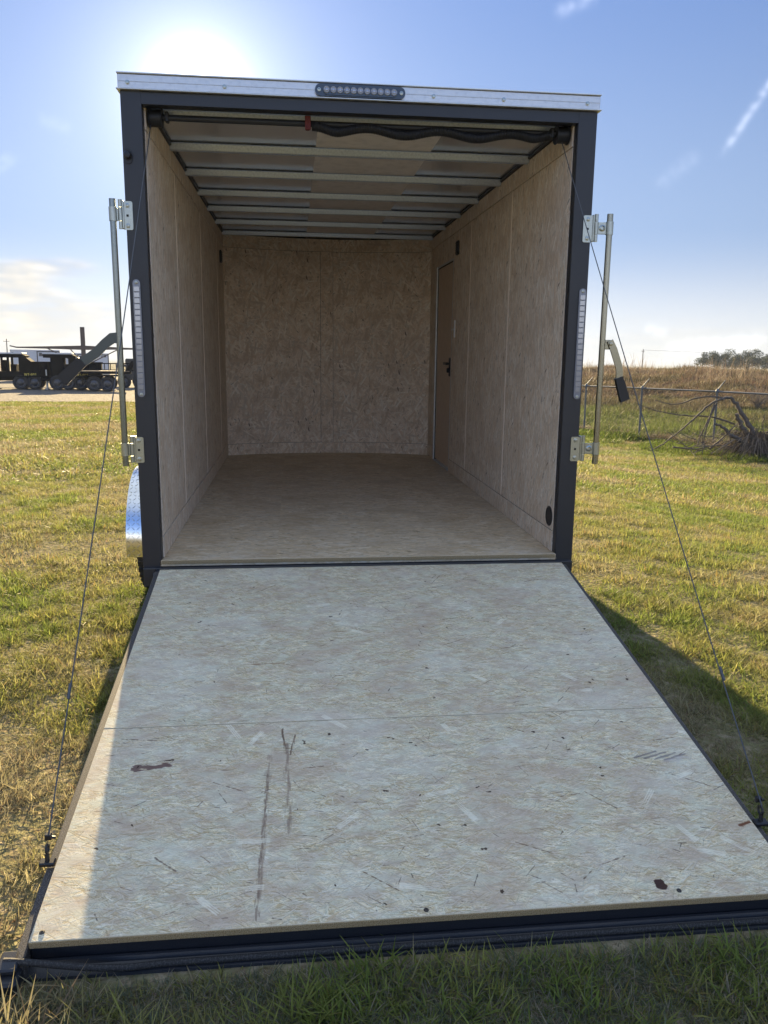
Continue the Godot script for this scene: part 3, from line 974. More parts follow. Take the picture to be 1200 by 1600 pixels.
	tube(st, [Vector3(-0.93, 2.012, -0.105), Vector3(0.93, 2.012, -0.105)], 0.014, 12)
	build("spring_shaft", st, M.spring, t)
	st = mb()
	var pts := []
	var turns := 150
	for k in turns * 9 + 1:
		var u := float(k) / (turns * 9)
		var x := -0.24 + 1.12 * u
		var sag := 0.0125 * (1.0 - cos(TAU * (u * 3.3 + 0.25))) * sm(0.0, 0.12, u) * sm(1.0, 0.9, u)
		var a := TAU * k / 9.0
		pts.append(Vector3(x, 2.004 - sag + cos(a) * 0.019, -0.105 + sin(a) * 0.019))
	tube(st, pts, 0.0042, 5)
	build("torsion_spring", st, M.spring, t)
	st = mb()
	box(st, Vector3(-0.272, 1.978, -0.075), Vector3(-0.246, 2.036, -0.062), 0.002)
	box(st, Vector3(-0.268, 1.985, -0.12), Vector3(-0.25, 2.03, -0.076), 0.002)
	for y in [1.99, 2.007, 2.024]:
		lathe(st, [Vector2(0.005, 0.0), Vector2(0.004, 0.003), Vector2(0.0, 0.003)], 8, Transform3D(Basis(Vector3.RIGHT, PI / 2.0), Vector3(-0.259, y, -0.062)))
	build("spring_anchor", st, M.red, t)
	for s in [-1.0, 1.0]:
		st = mb()
		var prof := [Vector2(0.0, -0.030), Vector2(0.042, -0.030), Vector2(0.043, -0.027), Vector2(0.037, -0.024), Vector2(0.036, 0.023), Vector2(0.043, 0.026), Vector2(0.042, 0.030), Vector2(0.0, 0.030)]
		lathe(st, prof, 22, Transform3D(Basis(Vector3.BACK, PI / 2.0), Vector3(s * 0.934, 2.008, -0.105)))
		box(st, Vector3(s * 0.885 - 0.008, 1.992, -0.125), Vector3(s * 0.885 + 0.008, 2.036, -0.09), 0.003)
		build("cable_drum", st, M.spring, t)
	# lift cables from drum to ramp
	for s in [-1.0, 1.0]:
		st = mb()
		var top := Vector3(s * 0.952, 1.970, -0.070) if s < 0.0 else Vector3(0.925, 1.970, -0.070)
		var ramp_at := ramp_place() * (Vector3(-0.985, 0.050, 1.735) if s < 0.0 else Vector3(0.985, 0.045, 1.755))
		var line := []
		for k in 13:
			var u := k / 12.0
			line.append(top.lerp(ramp_at, u) + Vector3(0, -0.020 * 4.0 * u * (1.0 - u), 0))
		tube(st, line, 0.0022, 6)
		tube(st, [top.lerp(ramp_at, 0.86), top.lerp(ramp_at, 0.875)], 0.005, 8)
		var cb := build("lift_cable", st, M.cable, t)
		cb.set_meta("label", "left lift cable" if s < 0.0 else "right lift cable")

func ramp_place() -> Transform3D:
	return Transform3D(Basis(Vector3.RIGHT, 0.1758), Vector3(0, -0.0056, 0.1499))

func trailer_ramp(t: Node3D):
	var r := base("ramp_door", Vector3.ZERO, t)
	r.transform = ramp_place()
	var uvs := Vector2(1.0 / 1.924, 1.0 / 2.0116)
	var st := mb()
	box(st, Vector3(-0.961, -0.019, 0.0), Vector3(0.961, 0.0, 1.2015), 0.0012, Transform3D.IDENTITY, uvs, Vector2(0.5, 0.0))
	build("ramp_panel", st, M.ramp, r)
	st = mb()
	box(st, Vector3(-0.961, -0.019, 1.2042), Vector3(0.961, -0.0006, 2.0116), 0.0012, Transform3D.IDENTITY, uvs, Vector2(0.5, 0.0))
	build("ramp_panel", st, M.ramp, r)
	st = mb()
	box(st, Vector3(-0.9605, -0.0195, 2.0118), Vector3(0.9605, -0.0018, 2.0145), 0.0008)
	build("panel_edge", st, M.edge, r)
	for s in [-1.0, 1.0]:
		st = mb()
		box(st, Vector3(minf(s * 0.9625, s * 0.986), -0.072, -0.01), Vector3(maxf(s * 0.9625, s * 0.986), -0.012, 2.052), 0.003)
		build("side_rail", st, M.black_worn, r)
	st = mb()
	box(st, Vector3(-0.962, -0.060, 1.985), Vector3(0.962, -0.0202, 2.009), 0.003)
	build("end_rail", st, M.black, r)
	st = mb()
	flat(st)
	var lip := PackedVector2Array([Vector2(0, -0.058), Vector2(0.012, -0.0595), Vector2(0.016, -0.052), Vector2(0.022, -0.052), Vector2(0.028, -0.062), Vector2(0.052, -0.070), Vector2(0.056, -0.0775), Vector2(0.05, -0.081), Vector2(0, -0.079)])
	# drawn as an outline across the ramp's end and run along its width
	prism(st, lip, -0.99, 0.99, Transform3D(Basis(Vector3(0, 0, 1), Vector3(0, 1, 0), Vector3(-1, 0, 0)), Vector3(0, 0, 2.0)))
	build("bottom_lip", st, M.black, r)
	st = mb()
	box(st, Vector3(-0.96, -0.075, 0.0), Vector3(0.96, -0.066, 1.99), 0.0)
	build("outer_skin", st, M.paint_dark, r)
	st = mb()
	var pts := []
	for k in 25:
		var u := k / 24.0
		var x := -1.008 + 0.34 * u
		pts.append(Vector3(x, lerpf(-0.017, -0.058, sm(0.0, 1.0, u * 1.05)), 2.045 + 0.010 * sin(u * PI)))
	for k in 10:
		pts.append(Vector3(-0.66 + 0.18 * (k + 1), -0.0595, 2.043))
	tube(st, pts, 0.0078, 8)
	build("rubber_seal", st, M.rubber, r)
	# latch foot at the left corner
	for s in [-1.0, 1.0]:
		st = mb()
		box(st, Vector3(s * 0.995 - 0.028, -0.085, 2.045), Vector3(s * 0.995 + 0.028, -0.030, 2.098), 0.006)
		box(st, Vector3(s * 0.995 - 0.022, -0.029, 2.02), Vector3(s * 0.995 + 0.022, -0.012, 2.075), 0.004)
		build("latch_keeper", st, M.black, r)
		# cable clamp: eye bolt, shackle and two clips
		st = mb()
		var o := Vector3(s * 0.985, 0.0, 1.765)
		box(st, o + Vector3(-0.020, -0.010, -0.012), o + Vector3(0.020, 0.003, 0.012), 0.003)
		tube(st, [o + Vector3(0, 0.0, 0), o + Vector3(0, 0.022, -0.006)], 0.006, 8)
		var loop := []
		for k in 13:
			var a := TAU * k / 12.0
			loop.append(o + Vector3(0, 0.030 + sin(a) * 0.011, -0.012 + cos(a) * 0.011))
		tube(st, loop, 0.0036, 8, false)
		for k in 1:
			var q := o + Vector3(0.0, 0.052 + k * 0.03, -0.032 - k * 0.022)
			box(st, q + Vector3(-0.009, -0.009, -0.006), q + Vector3(0.009, 0.009, 0.006), 0.002)
			tube(st, [q + Vector3(0.006, -0.002, 0), q + Vector3(0.018, -0.004, 0)], 0.0035, 6)
		build("cable_clamp", st, M.black_plastic, r)
	for x in [-0.938, -0.02, 0.635]:
		for z in [1.99]:
			st = mb()
			lathe(st, [Vector2(0.0068, 0.0), Vector2(0.006, 0.0012), Vector2(0.003, 0.0016), Vector2(0.0025, 0.0006), Vector2(0.0, 0.0006)], 10, Transform3D(Basis.IDENTITY, Vector3(x + 0.004 * sin(x * 40.0), 0.0, z + 0.005 * sin(x * 23.0 + z))))
			build("screw", st, M.screw_dark, r)

func make_wheel(parent: Node3D, at: Transform3D, r: float, wide: float, rim: Material = null):
	var st := mb()
	var hw := wide / 2.0
	lathe(st, [Vector2(r * 0.58, -hw * 0.85), Vector2(r * 0.75, -hw), Vector2(r * 0.93, -hw * 0.92), Vector2(r * 0.99, -hw * 0.7), Vector2(r, -hw * 0.3), Vector2(r, hw * 0.3), Vector2(r * 0.99, hw * 0.7), Vector2(r * 0.93, hw * 0.92), Vector2(r * 0.75, hw), Vector2(r * 0.58, hw * 0.85)], 36, at)
	for k in 44:      # tread blocks on the shoulders
		for s in [-1.0, 1.0]:
			var a: float = TAU * (k + (0.5 if s > 0.0 else 0.0)) / 44.0
			box(st, Vector3(r * 0.985, s * hw * 0.62 - hw * 0.26, -0.016), Vector3(r * 1.012, s * hw * 0.62 + hw * 0.26, 0.016), 0.0, at * Transform3D(Basis(Vector3.UP, a), Vector3.ZERO))
	var w := build("wheel", st, M.rubber, parent)
	st = mb()
	lathe(st, [Vector2(r * 0.6, -hw * 0.8), Vector2(r * 0.55, hw * 0.82), Vector2(r * 0.60, hw * 0.86), Vector2(r * 0.54, hw * 0.80), Vector2(r * 0.48, hw * 0.45), Vector2(r * 0.25, hw * 0.62), Vector2(r * 0.2, hw * 0.95), Vector2(0.0, hw)], 24, at)
	for k in 5:
		lathe(st, [Vector2(0.012, 0.0), Vector2(0.011, 0.02), Vector2(0.0, 0.022)], 6, at * Transform3D(Basis.IDENTITY, Vector3(cos(TAU * k / 5) * r * 0.33, hw * 0.55, sin(TAU * k / 5) * r * 0.33)))
	build("rim", st, rim if rim else M.rim, w)
	return w

func trailer_running_gear(t: Node3D):
	var wy := -0.135
	var zs := [-1.24, -2.10]
	for s in [-1.0, 1.0]:
		for z in zs:
			make_wheel(t, Transform3D(Basis(Vector3.BACK, -s * PI / 2.0), Vector3(s * 1.185, wy, z)), 0.345, 0.19)
		# tread plate fender: arch, flat, arch
		var prof := []
		for k in 15:
			var a := deg_to_rad(-8.0 + 98.0 * k / 14.0)
			prof.append(Vector2(wy + sin(a) * 0.415, zs[0] + cos(a) * 0.415))
		for k in 15:
			var a := deg_to_rad(90.0 + 98.0 * k / 14.0)
			prof.append(Vector2(wy + sin(a) * 0.415, zs[1] + cos(a) * 0.415))
		var st := mb()
		var xa: float = s * 1.0625
		var xb: float = s * 1.312
		var c0 := Vector3(0, wy, (zs[0] + zs[1]) / 2.0)
		for lay in 2:
			smooth(st)
			var d := 0.0 if lay == 0 else -0.003
			for k in prof.size() - 1:
				var a := Vector3(xa, prof[k].x, prof[k].y)
				var b := Vector3(xa, prof[k + 1].x, prof[k + 1].y)
				var out := ((a + b) / 2.0 - c0) * Vector3(0, 1, 1)
				var nrm := out.normalized() * d
				var sh := Vector3(xb - xa, 0, 0)
				quad(st, a + nrm, b + nrm, b + nrm + sh, a + nrm + sh, out * (1.0 if lay == 0 else -1.0))
		# rolled outer lip hanging down
		smooth(st)
		for k in prof.size() - 1:
			var a := Vector3(xb, prof[k].x, prof[k].y)
			var b := Vector3(xb, prof[k + 1].x, prof[k + 1].y)
			var ia := ((a - c0) * Vector3(0, 1, 1)).normalized() * 0.045
			var ib := ((b - c0) * Vector3(0, 1, 1)).normalized() * 0.045
			quad(st, a, b, b - ib, a - ia, Vector3(s, 0, 0))
		var fender := build("fender", st, M.plate, t)
		# raised bars of the tread plate
		st = mb()
		var length := 0.0
		var at_s := [0.0]
		for k in prof.size() - 1:
			length += prof[k].distance_to(prof[k + 1])
			at_s.append(length)
		var rows := int(length / 0.026)
		for i in rows:
			for j in 9:
				var sp := 0.013 + i * 0.026
				var k := 0
				while k < prof.size() - 2 and at_s[k + 1] < sp: k += 1
				var f: float = (sp - at_s[k]) / (at_s[k + 1] - at_s[k])
				var p: Vector2 = prof[k].lerp(prof[k + 1], f)
				var tg: Vector2 = (prof[k + 1] - prof[k]).normalized()
				var tz := Vector3(0, tg.x, tg.y)
				var xr := Vector3(1, 0, 0)
				var up := xr.cross(tz)
				var mid := Vector3(0, p.x, p.y) - c0
				if up.dot(mid) < 0.0: up = -up
				var turn := PI / 4.0 if (i + j) % 2 == 0 else -PI / 4.0
				var ax := xr * cos(turn) + tz * sin(turn)
				var fr := Transform3D(Basis(ax, up, ax.cross(up)), Vector3(lerpf(xa, xb, (j + 0.5) / 9.0), p.x, p.y))
				flat(st)
				var l := 0.0135
				var w := 0.0035
				var top := 0.0022
				var q := [fr * Vector3(-l, 0, 0), fr * Vector3(0, 0, w), fr * Vector3(l, 0, 0), fr * Vector3(0, 0, -w)]
				var tp := [fr * Vector3(-l * 0.6, top, 0), fr * Vector3(0, top, w * 0.6), fr * Vector3(l * 0.6, top, 0), fr * Vector3(0, top, -w * 0.6)]
				for e in 4:
					var e2 := (e + 1) % 4
					quad(st, q[e], q[e2], tp[e2], tp[e], (q[e] + q[e2]) / 2.0 - fr.origin + up * 0.001)
				quad(st, tp[0], tp[1], tp[2], tp[3], up)
		var bars := build("tread_bars", st, M.plate, fender)
		bars.set_meta("kind", "stuff")
	var st := mb()
	for s in [-1.0, 1.0]:
		box(st, Vector3(s * 0.85 - 0.025, -0.2, -4.2), Vector3(s * 0.85 + 0.025, -0.031, -0.06), 0.004)
	for z in [-0.7, -1.6, -2.6, -3.6]:
		box(st, Vector3(-0.82, -0.11, z - 0.025), Vector3(0.82, -0.032, z + 0.025), 0.003)
	for z in zs:
		box(st, Vector3(-1.1, wy - 0.03, z - 0.03), Vector3(1.1, wy + 0.03, z + 0.03), 0.004)
	build("chassis", st, M.black, t)
	st = mb()
	for s in [-1.0, 1.0]:
		tube(st, [Vector3(s * 0.82, -0.16, -4.15), Vector3(s * 0.05, -0.13, -5.45)], 0.04, 4)
	box(st, Vector3(-0.06, -0.16, -5.6), Vector3(0.06, -0.08, -5.3), 0.01)
	tube(st, [Vector3(0.0, -0.52, -5.1), Vector3(0.0, 0.3, -5.1)], 0.028, 12)
	lathe(st, [Vector2(0.0, -0.545), Vector2(0.09, -0.54), Vector2(0.09, -0.52), Vector2(0.03, -0.5)], 14, Transform3D(Basis.IDENTITY, Vector3(0, 0, -5.1)))
	build("tongue", st, M.black, t)

# ------------------------------------------------------------------ the yard on the left
func yard_frame(o: Node3D, turn: float):
	o.rotation.y = turn

func make_yard():
	dump_trailer(Vector3(-13.05, 0, -38.2), 0.20, 2, true)
	dump_trailer(Vector3(-10.62, 0, -37.75), 0.20, 3, false)
	flatbed(Vector3(-9.55, 0, -36.15), 0.16)
	enclosed(Vector3(-18.2, 0.0, -55.6), 0.25, 3.15, 2.12, true)
	enclosed(Vector3(-15.35, 0.0, -57.4), 0.25, 3.2, 1.95, false)
	boom_frame()
	equipment_pile()
	utility_pole(Vector3(-88.74, 0, -261.8), 7.9, "weathered utility pole with one crossarm far behind the gravel yard", 0.9)

func dump_trailer(p: Vector3, turn: float, axles: int, first: bool):
	var o := base("dump_trailer", p)
	o.rotation.y = turn
	o.position.y = height(p.x, p.z) + 0.02
	tag(o, "black dump trailer with an open tool rack in front, at the left edge" if first else "black dump trailer with a solid tall front, left of the flatbed trailer", "trailer", "black dump trailers in the gravel yard")
	var st := mb()
	# box body: outline seen from the side
	var outl := PackedVector2Array([Vector2(-0.55, 0.62), Vector2(0.85, 0.62), Vector2(0.85, 1.30), Vector2(-0.05, 1.30), Vector2(-0.30, 1.52), Vector2(-0.55, 1.52)])
	prism(st, outl, -0.95, 0.95)
	for k in 4:
		for s in [-1.0, 1.0]:
			box(st, Vector3(-0.45 + k * 0.35, 0.60, s * 0.985 - 0.03), Vector3(-0.39 + k * 0.35, 1.28, s * 0.985 + 0.03), 0.006)
	for s in [-1.0, 1.0]:
		box(st, Vector3(-0.1, 1.285, s * 0.985 - 0.045), Vector3(0.88, 1.335, s * 0.985 + 0.045), 0.006)
	build("dump_body", st, M.yard_black, o)
	st = mb()
	box(st, Vector3(-1.95, 0.42, -0.5), Vector3(0.88, 0.60, 0.5), 0.01)
	for s in [-1.0, 1.0]:
		box(st, Vector3(-0.75, 0.46, s * 0.82 - 0.14), Vector3(0.88, 0.66, s * 0.82 + 0.14), 0.01)
		box(st, Vector3(-0.72, 0.60, s * 0.98 - 0.13), Vector3(0.87, 0.665, s * 0.98 + 0.13), 0.006)
	build("chassis", st, M.yard_black, o)
	# tall front: rack or solid box, with the tarp housing on top
	st = mb()
	if first:
		for x in [-1.60, -1.12, -0.60]:
			for s in [-1.0, 1.0]:
				box(st, Vector3(x - 0.05, 0.6, s * 0.8 - 0.05), Vector3(x + 0.05, 1.55, s * 0.8 + 0.05), 0.006)
		box(st, Vector3(-1.65, 0.6, -0.85), Vector3(-0.55, 0.86, 0.85), 0.01)
		box(st, Vector3(-1.45, 0.86, -0.5), Vector3(-1.25, 1.40, 0.5), 0.02)
		box(st, Vector3(-1.05, 0.86, -0.55), Vector3(-0.80, 1.20, 0.55), 0.02)
	else:
		box(st, Vector3(-1.45, 0.62, -0.85), Vector3(-0.86, 1.58, 0.85), 0.02)
		for x in [-0.60]:
			for s in [-1.0, 1.0]:
				box(st, Vector3(x - 0.05, 0.6, s * 0.8 - 0.05), Vector3(x + 0.05, 1.55, s * 0.8 + 0.05), 0.006)
		box(st, Vector3(-0.85, 0.62, -0.85), Vector3(-0.55, 1.22, 0.85), 0.01)
	build("front_rack", st, M.yard_black, o)
	st = mb()
	prism(st, PackedVector2Array([Vector2(-1.75, 1.52), Vector2(-0.42, 1.52), Vector2(-0.30, 1.60), Vector2(-0.48, 1.685), Vector2(-1.75, 1.685)]), -0.98, 0.98)
	build("tarp_housing", st, M.yard_black, o)
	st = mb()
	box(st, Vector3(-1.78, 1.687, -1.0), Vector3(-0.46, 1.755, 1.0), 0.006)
	build("housing_lid", st, M.white_paint, o)  # white coat paints in the lit edge of the lid
	st = mb()
	tube(st, [Vector3(-1.72, 0.02, 0.0), Vector3(-1.72, 0.95, 0.0)], 0.05, 10)
	lathe(st, [Vector2(0.0, 0.0), Vector2(0.14, 0.0), Vector2(0.14, 0.03), Vector2(0.05, 0.06)], 12, Transform3D(Basis.IDENTITY, Vector3(-1.72, 0, 0)))
	box(st, Vector3(-2.5, 0.45, -0.06), Vector3(-1.9, 0.57, 0.06), 0.01)
	build("jack", st, M.alu if not first else M.yard_black, o)
	var wx := [-0.50, 0.12] if axles == 2 else [-1.08, -0.58, -0.02]
	for x in wx:
		for s in [-1.0, 1.0]:
			make_wheel(o, Transform3D(Basis(Vector3.RIGHT, s * PI / 2.0), Vector3(x - 0.1, 0.345, s * 0.98)), 0.345, 0.24, M.rim_dark)
	var tm := TextMesh.new()
	tm.text = "WT-602"
	var f := SystemFont.new()
	f.font_names = PackedStringArray(["Droid Sans"])
	f.font_weight = 700
	tm.font = f
	tm.font_size = 32
	tm.pixel_size = 0.005
	tm.depth = 0.006
	place("lettering", tm, M.yellow, Transform3D(Basis.IDENTITY, Vector3(-0.15 if first else -0.05, 0.72, 1.022)), o)

func flatbed(p: Vector3, turn: float):
	var o := base("flatbed_trailer", p)
	o.rotation.y = turn
	o.position.y = height(p.x, p.z) + 0.02
	tag(o, "black flatbed trailer with tandem wheels and a stake rail, nearest the lock bar", "trailer")
	var st := mb()
	box(st, Vector3(-0.95, 0.80, -1.0), Vector3(1.45, 0.90, 1.0), 0.01)
	box(st, Vector3(-0.95, 0.93, -0.98), Vector3(1.45, 0.985, -0.90), 0.008)
	build("frame", st, M.yard_black, o)
	for k in 8:
		st = mb()
		box(st, Vector3(-0.93, 0.902, -0.98 + k * 0.247), Vector3(1.43, 0.94, -0.742 + k * 0.247), 0.006)
		build("plank", st, M.deck_wood, o)
	st = mb()
	for k in 9:
		box(st, Vector3(-0.88 + k * 0.27, 0.985, -0.955), Vector3(-0.84 + k * 0.27, 1.25, -0.92), 0.004)
	box(st, Vector3(-0.9, 1.25, -0.96), Vector3(1.4, 1.30, -0.915), 0.006)
	build("stake_rail", st, M.yard_black, o)
	st = mb()
	for s in [-1.0, 1.0]:
		box(st, Vector3(-0.60, 0.69, s * 1.1 - 0.13), Vector3(0.92, 0.735, s * 1.1 + 0.13), 0.01)
		box(st, Vector3(-0.64, 0.50, s * 1.1 - 0.13), Vector3(-0.60, 0.73, s * 1.1 + 0.13), 0.01)
		box(st, Vector3(0.92, 0.50, s * 1.1 - 0.13), Vector3(0.96, 0.73, s * 1.1 + 0.13), 0.01)
	build("fender", st, M.yard_black, o)
	st = mb()
	prism(st, PackedVector2Array([Vector2(1.2, 0.9), Vector2(1.45, 0.9), Vector2(1.62, 1.40), Vector2(1.52, 1.40)]), -0.9, 0.9)
	build("tail_ramp", st, M.yard_black, o)
	for x in [-0.15, 0.43]:
		for s in [-1.0, 1.0]:
			make_wheel(o, Transform3D(Basis(Vector3.RIGHT, s * PI / 2.0), Vector3(x, 0.345, s * 1.1)), 0.345, 0.22, M.rim_dark)

func enclosed(p: Vector3, turn: float, length: float, tall: float, first: bool):
	var o := base("enclosed_trailer", p)
	o.rotation.y = turn
	o.position.y = height(p.x, p.z)
	tag(o, "long white enclosed trailer with a side door, behind the left black dump trailer" if first else "shorter white enclosed trailer seen half behind the mast, right of the longer one", "trailer", "white enclosed trailers at the back of the yard")
	var st := mb()
	box(st, Vector3(-length / 2.0, 0.45, -1.1), Vector3(length / 2.0, tall, 1.1), 0.03)
	build("body", st, M.white_paint, o)
	st = mb()
	box(st, Vector3(-length / 2.0 - 0.01, tall - 0.07, -1.12), Vector3(length / 2.0 + 0.01, tall + 0.012, 1.12), 0.01)
	build("roof_trim", st, M.alu, o)
	st = mb()
	var dx := 0.15 if first else -0.45
	box(st, Vector3(dx, 0.55, 1.1005), Vector3(length / 2.0 - 0.08, tall - 0.14, 1.125), 0.004)
	var d := build("side_door", st, M.white_paint, o)
	st = mb()
	box(st, Vector3(dx - 0.06, 0.5, 1.1005), Vector3(dx - 0.003, tall - 0.08, 1.135), 0.004)
	box(st, Vector3(length / 2.0 - 0.077, 0.5, 1.1005), Vector3(length / 2.0 - 0.03, tall - 0.08, 1.135), 0.004)
	box(st, Vector3(dx, tall - 0.137, 1.1005), Vector3(length / 2.0 - 0.08, tall - 0.08, 1.135), 0.004)
	build("door_frame", st, M.paint_dark, d)
	st = mb()
	box(st, Vector3(dx + 0.08, tall - 0.42, 1.1255), Vector3(dx + 0.42, tall - 0.19, 1.14), 0.01)
	build("window", st, M.window, d)
	st = mb()
	box(st, Vector3(length / 2.0 - 0.52, tall - 0.27, 1.1255), Vector3(length / 2.0 - 0.18, tall - 0.20, 1.135), 0.006)
	build("marker", st, M.window, d)
	if first:
		st = mb()
		box(st, Vector3(-length / 2.0 + 0.1, tall - 0.33, 1.1005), Vector3(-length / 2.0 + 0.2, tall - 0.17, 1.13), 0.006)
		build("side_vent", st, M.window, o)
	for x in [-0.4, 0.4]:
		for s in [-1.0, 1.0]:
			make_wheel(o, Transform3D(Basis(Vector3.RIGHT, s * PI / 2.0), Vector3(x, 0.34, s * 0.98)), 0.34, 0.2)

func boom_frame():
	var o := base("boom_frame", Vector3(-13.02, 0.0, -47.6))
	o.rotation.y = 0.255
	tag(o, "long thin rusty steel boom braced across a tall mast behind the black trailers", "steel frame")
	var st := mb()
	box(st, Vector3(-0.13, 0.0, -0.13), Vector3(0.13, 3.42, 0.13), 0.015)
	build("mast", st, M.rust, o)
	st = mb()
	# tapering box beam, deepest at the mast
	var up := PackedVector2Array()
	var dn := PackedVector2Array()
	for k in 21:
		var u := k / 20.0
		var x := lerpf(-4.05, 3.2, u)
		var deep := 0.035 + 0.10 * pow(1.0 - absf(x) / 4.2, 1.4)
		var mid := 2.16 + 0.03 * (1.0 - absf(x) / 4.0) + (0.09 if x < -3.9 else 0.0)
		up.append(Vector2(x, mid + deep))
		dn.append(Vector2(x, mid - deep * 0.9))
	dn.reverse()
	up.append_array(dn)
	prism(st, up, -0.22, 0.22)
	build("boom", st, M.rust, o)
	st = mb()
	for s in [-1.0, 1.0]:
		tube(st, [Vector3(s * 0.12, 1.35, 0.0), Vector3(s * 0.75, 2.12, 0.0)], 0.035, 6)
		tube(st, [Vector3(s * 0.12, 1.15, 0.0), Vector3(s * 2.0, 2.12, 0.0)], 0.035, 6)
	build("brace", st, M.rust, o)
	st = mb()
	box(st, Vector3(-0.6, 0.0, -0.6), Vector3(0.6, 0.12, 0.6), 0.02)
	build("foot_plate", st, M.rust, o)

func equipment_pile():
	var o := base("skid_loader", Vector3(-9.35, height(-9.35, -43.2), -43.2))
	o.rotation.y = 0.2
	tag(o, "dark machine with a raised bucket arm standing right behind the flatbed trailer", "machine")
	var st := mb()
	box(st, Vector3(-0.75, 0.45, -0.8), Vector3(0.55, 0.95, 0.8), 0.05)
	box(st, Vector3(-0.35, 0.95, -0.55), Vector3(0.35, 1.62, 0.55), 0.06)
	build("body", st, M.paint_dark, o)
	st = mb()
	for s in [-1.0, 1.0]:
		tube(st, [Vector3(-0.7, 1.25, s * 0.72), Vector3(0.35, 1.2, s * 0.72), Vector3(1.0, 0.75, s * 0.72)], 0.08, 6)
	build("lift_arm", st, M.paint_dark, o)
	st = mb()
	prism(st, PackedVector2Array([Vector2(0.95, 0.25), Vector2(1.55, 0.22), Vector2(1.15, 0.42), Vector2(1.02, 0.85), Vector2(0.92, 0.85)]), -0.9, 0.9)
	build("bucket", st, M.paint_dark, o)
	for x in [-0.45, 0.35]:
		for s in [-1.0, 1.0]:
			make_wheel(o, Transform3D(Basis(Vector3.RIGHT, s * PI / 2.0), Vector3(x, 0.36, s * 0.75)), 0.36, 0.26, M.rim_dark)

func utility_pole(p: Vector3, tall: float, label: String, arm: float):
	var o := base("utility_pole", p + Vector3(0, -1.0, 0))
	tag(o, label, "utility pole", "utility poles on the horizon")
	var st := mb()
	tube(st, [Vector3.ZERO, Vector3(0.05, tall + 1.0, 0)], [0.22, 0.14], 8)
	build("shaft", st, M.pole, o)
	if arm > 0.0:
		st = mb()
		box(st, Vector3(-arm, tall + 0.15, -0.06), Vector3(arm, tall + 0.30, 0.06), 0.02)
		for x in [-0.9, 0.9]:
			lathe(st, [Vector2(0.06, 0.0), Vector2(0.07, 0.1), Vector2(0.03, 0.2), Vector2(0.0, 0.22)], 8, Transform3D(Basis.IDENTITY, Vector3(x * arm, tall + 0.3, 0)))
		build("crossarm", st, M.pole, o)

# ------------------------------------------------------------------ the fence side on the right
func make_fence_side():
	chain_link_fence()
	brush_pile()
	var pole_at := Vector3(120.86, 0, -270.6)
	utility_pole(pole_at, 7.3, "slim utility pole beyond the weedy bank on the right", 0.5)
	var st := mb()
	var line := []
	for k in 17:
		var u := k / 16.0
		line.append((pole_at + Vector3(0, 7.0, 0)).lerp(Vector3(210.0, 6.2, -240.0), u) + Vector3(0, -3.0 * u * (1.0 - u), 0))
	tube(st, line, 0.035, 4)
	var o := build("power_line", st, M.pole)
	tag(o, "thin power line sagging from the slim pole towards the trees", "cable")
	tree(Vector3(81.2, -0.8, -146.0), 6.0, 7.8, 51, "round bushy tree on the horizon, left of the row")
	tree(Vector3(88.0, -0.8, -147.5), 5.7, 8.4, 52, "broad grey-green tree on the horizon, in the middle of the row")
	tree(Vector3(90.6, -0.8, -141.0), 5.4, 7.0, 53, "tree at the right end of the row on the horizon, cut by the picture's edge")
	bare_bush()

func fence_at(u: float) -> Vector3:
	var p := Vector3(12.6, 0, -19.85) + Vector3(-0.28, 0, -0.96) * u
	p.y = height(p.x, p.z)
	return p

func chain_link_fence():
	var o := base("chain_link_fence", fence_at(0.0))
	tag(o, "galvanised chain link fence with a top rail and slanted barbed wire arms along the lawn", "fence")
	var org := fence_at(0.0)
	var us := [-10.2, -6.8, -3.4, 0.0, 3.42, 6.58, 10.0, 13.4, 16.8]
	var tall := 1.76
	for u in us:
		var st := mb()
		var p := fence_at(u) - org
		tube(st, [p, p + Vector3(0, tall + 0.02, 0)], 0.034, 10)
		lathe(st, [Vector2(0.05, tall - 0.08), Vector2(0.055, tall), Vector2(0.03, tall + 0.06), Vector2(0.0, tall + 0.07)], 10, Transform3D(Basis.IDENTITY, p))
		tube(st, [p + Vector3(0, tall + 0.02, 0), p + Vector3(0.29, tall + 0.32, -0.10)], [0.022, 0.013], 6)
		var post := build("fence_post", st, M.fence, o)
		if absf(u - 6.58) < 0.01: post.set_meta("label", "post standing behind the right lock bar")
	var st := mb()
	for k in us.size() - 1:
		var a := fence_at(us[k]) - org + Vector3(0, tall - 0.02, 0)
		var b := fence_at(us[k + 1]) - org + Vector3(0, tall - 0.02, 0)
		tube(st, [a, b], 0.027, 8)
	build("top_rail", st, M.fence, o)
	st = mb()
	var step := 0.085
	var u0: float = us[0]
	var u1: float = us[-1]
	var hh := tall - 0.06
	var n := int((u1 - u0 + hh) / step)
	for k in n:
		for s in [-1.0, 1.0]:
			var ua: float = u0 - (hh if s > 0.0 else 0.0) + k * step
			var ub: float = ua + s * hh
			# clip to the fence's ends
			var ya := 0.03
			var yb := hh
			if s < 0.0 and ua > u1: ya += ua - u1; ua = u1
			if s < 0.0 and ub < u0: yb -= u0 - ub; ub = u0
			if s > 0.0 and ua < u0: ya += u0 - ua; ua = u0
			if s > 0.0 and ub > u1: yb -= ub - u1; ub = u1
			if yb - ya < 0.05: continue
			var a := fence_at(ua) - org + Vector3(0.03 + 0.002 * s, ya, 0)
			var b := fence_at(ub) - org + Vector3(0.03 + 0.002 * s, yb, 0)
			tube(st, [a, b], 0.0019, 3, false)
	var mesh := build("chain_mesh", st, M.fence, o)
	mesh.set_meta("kind", "stuff")

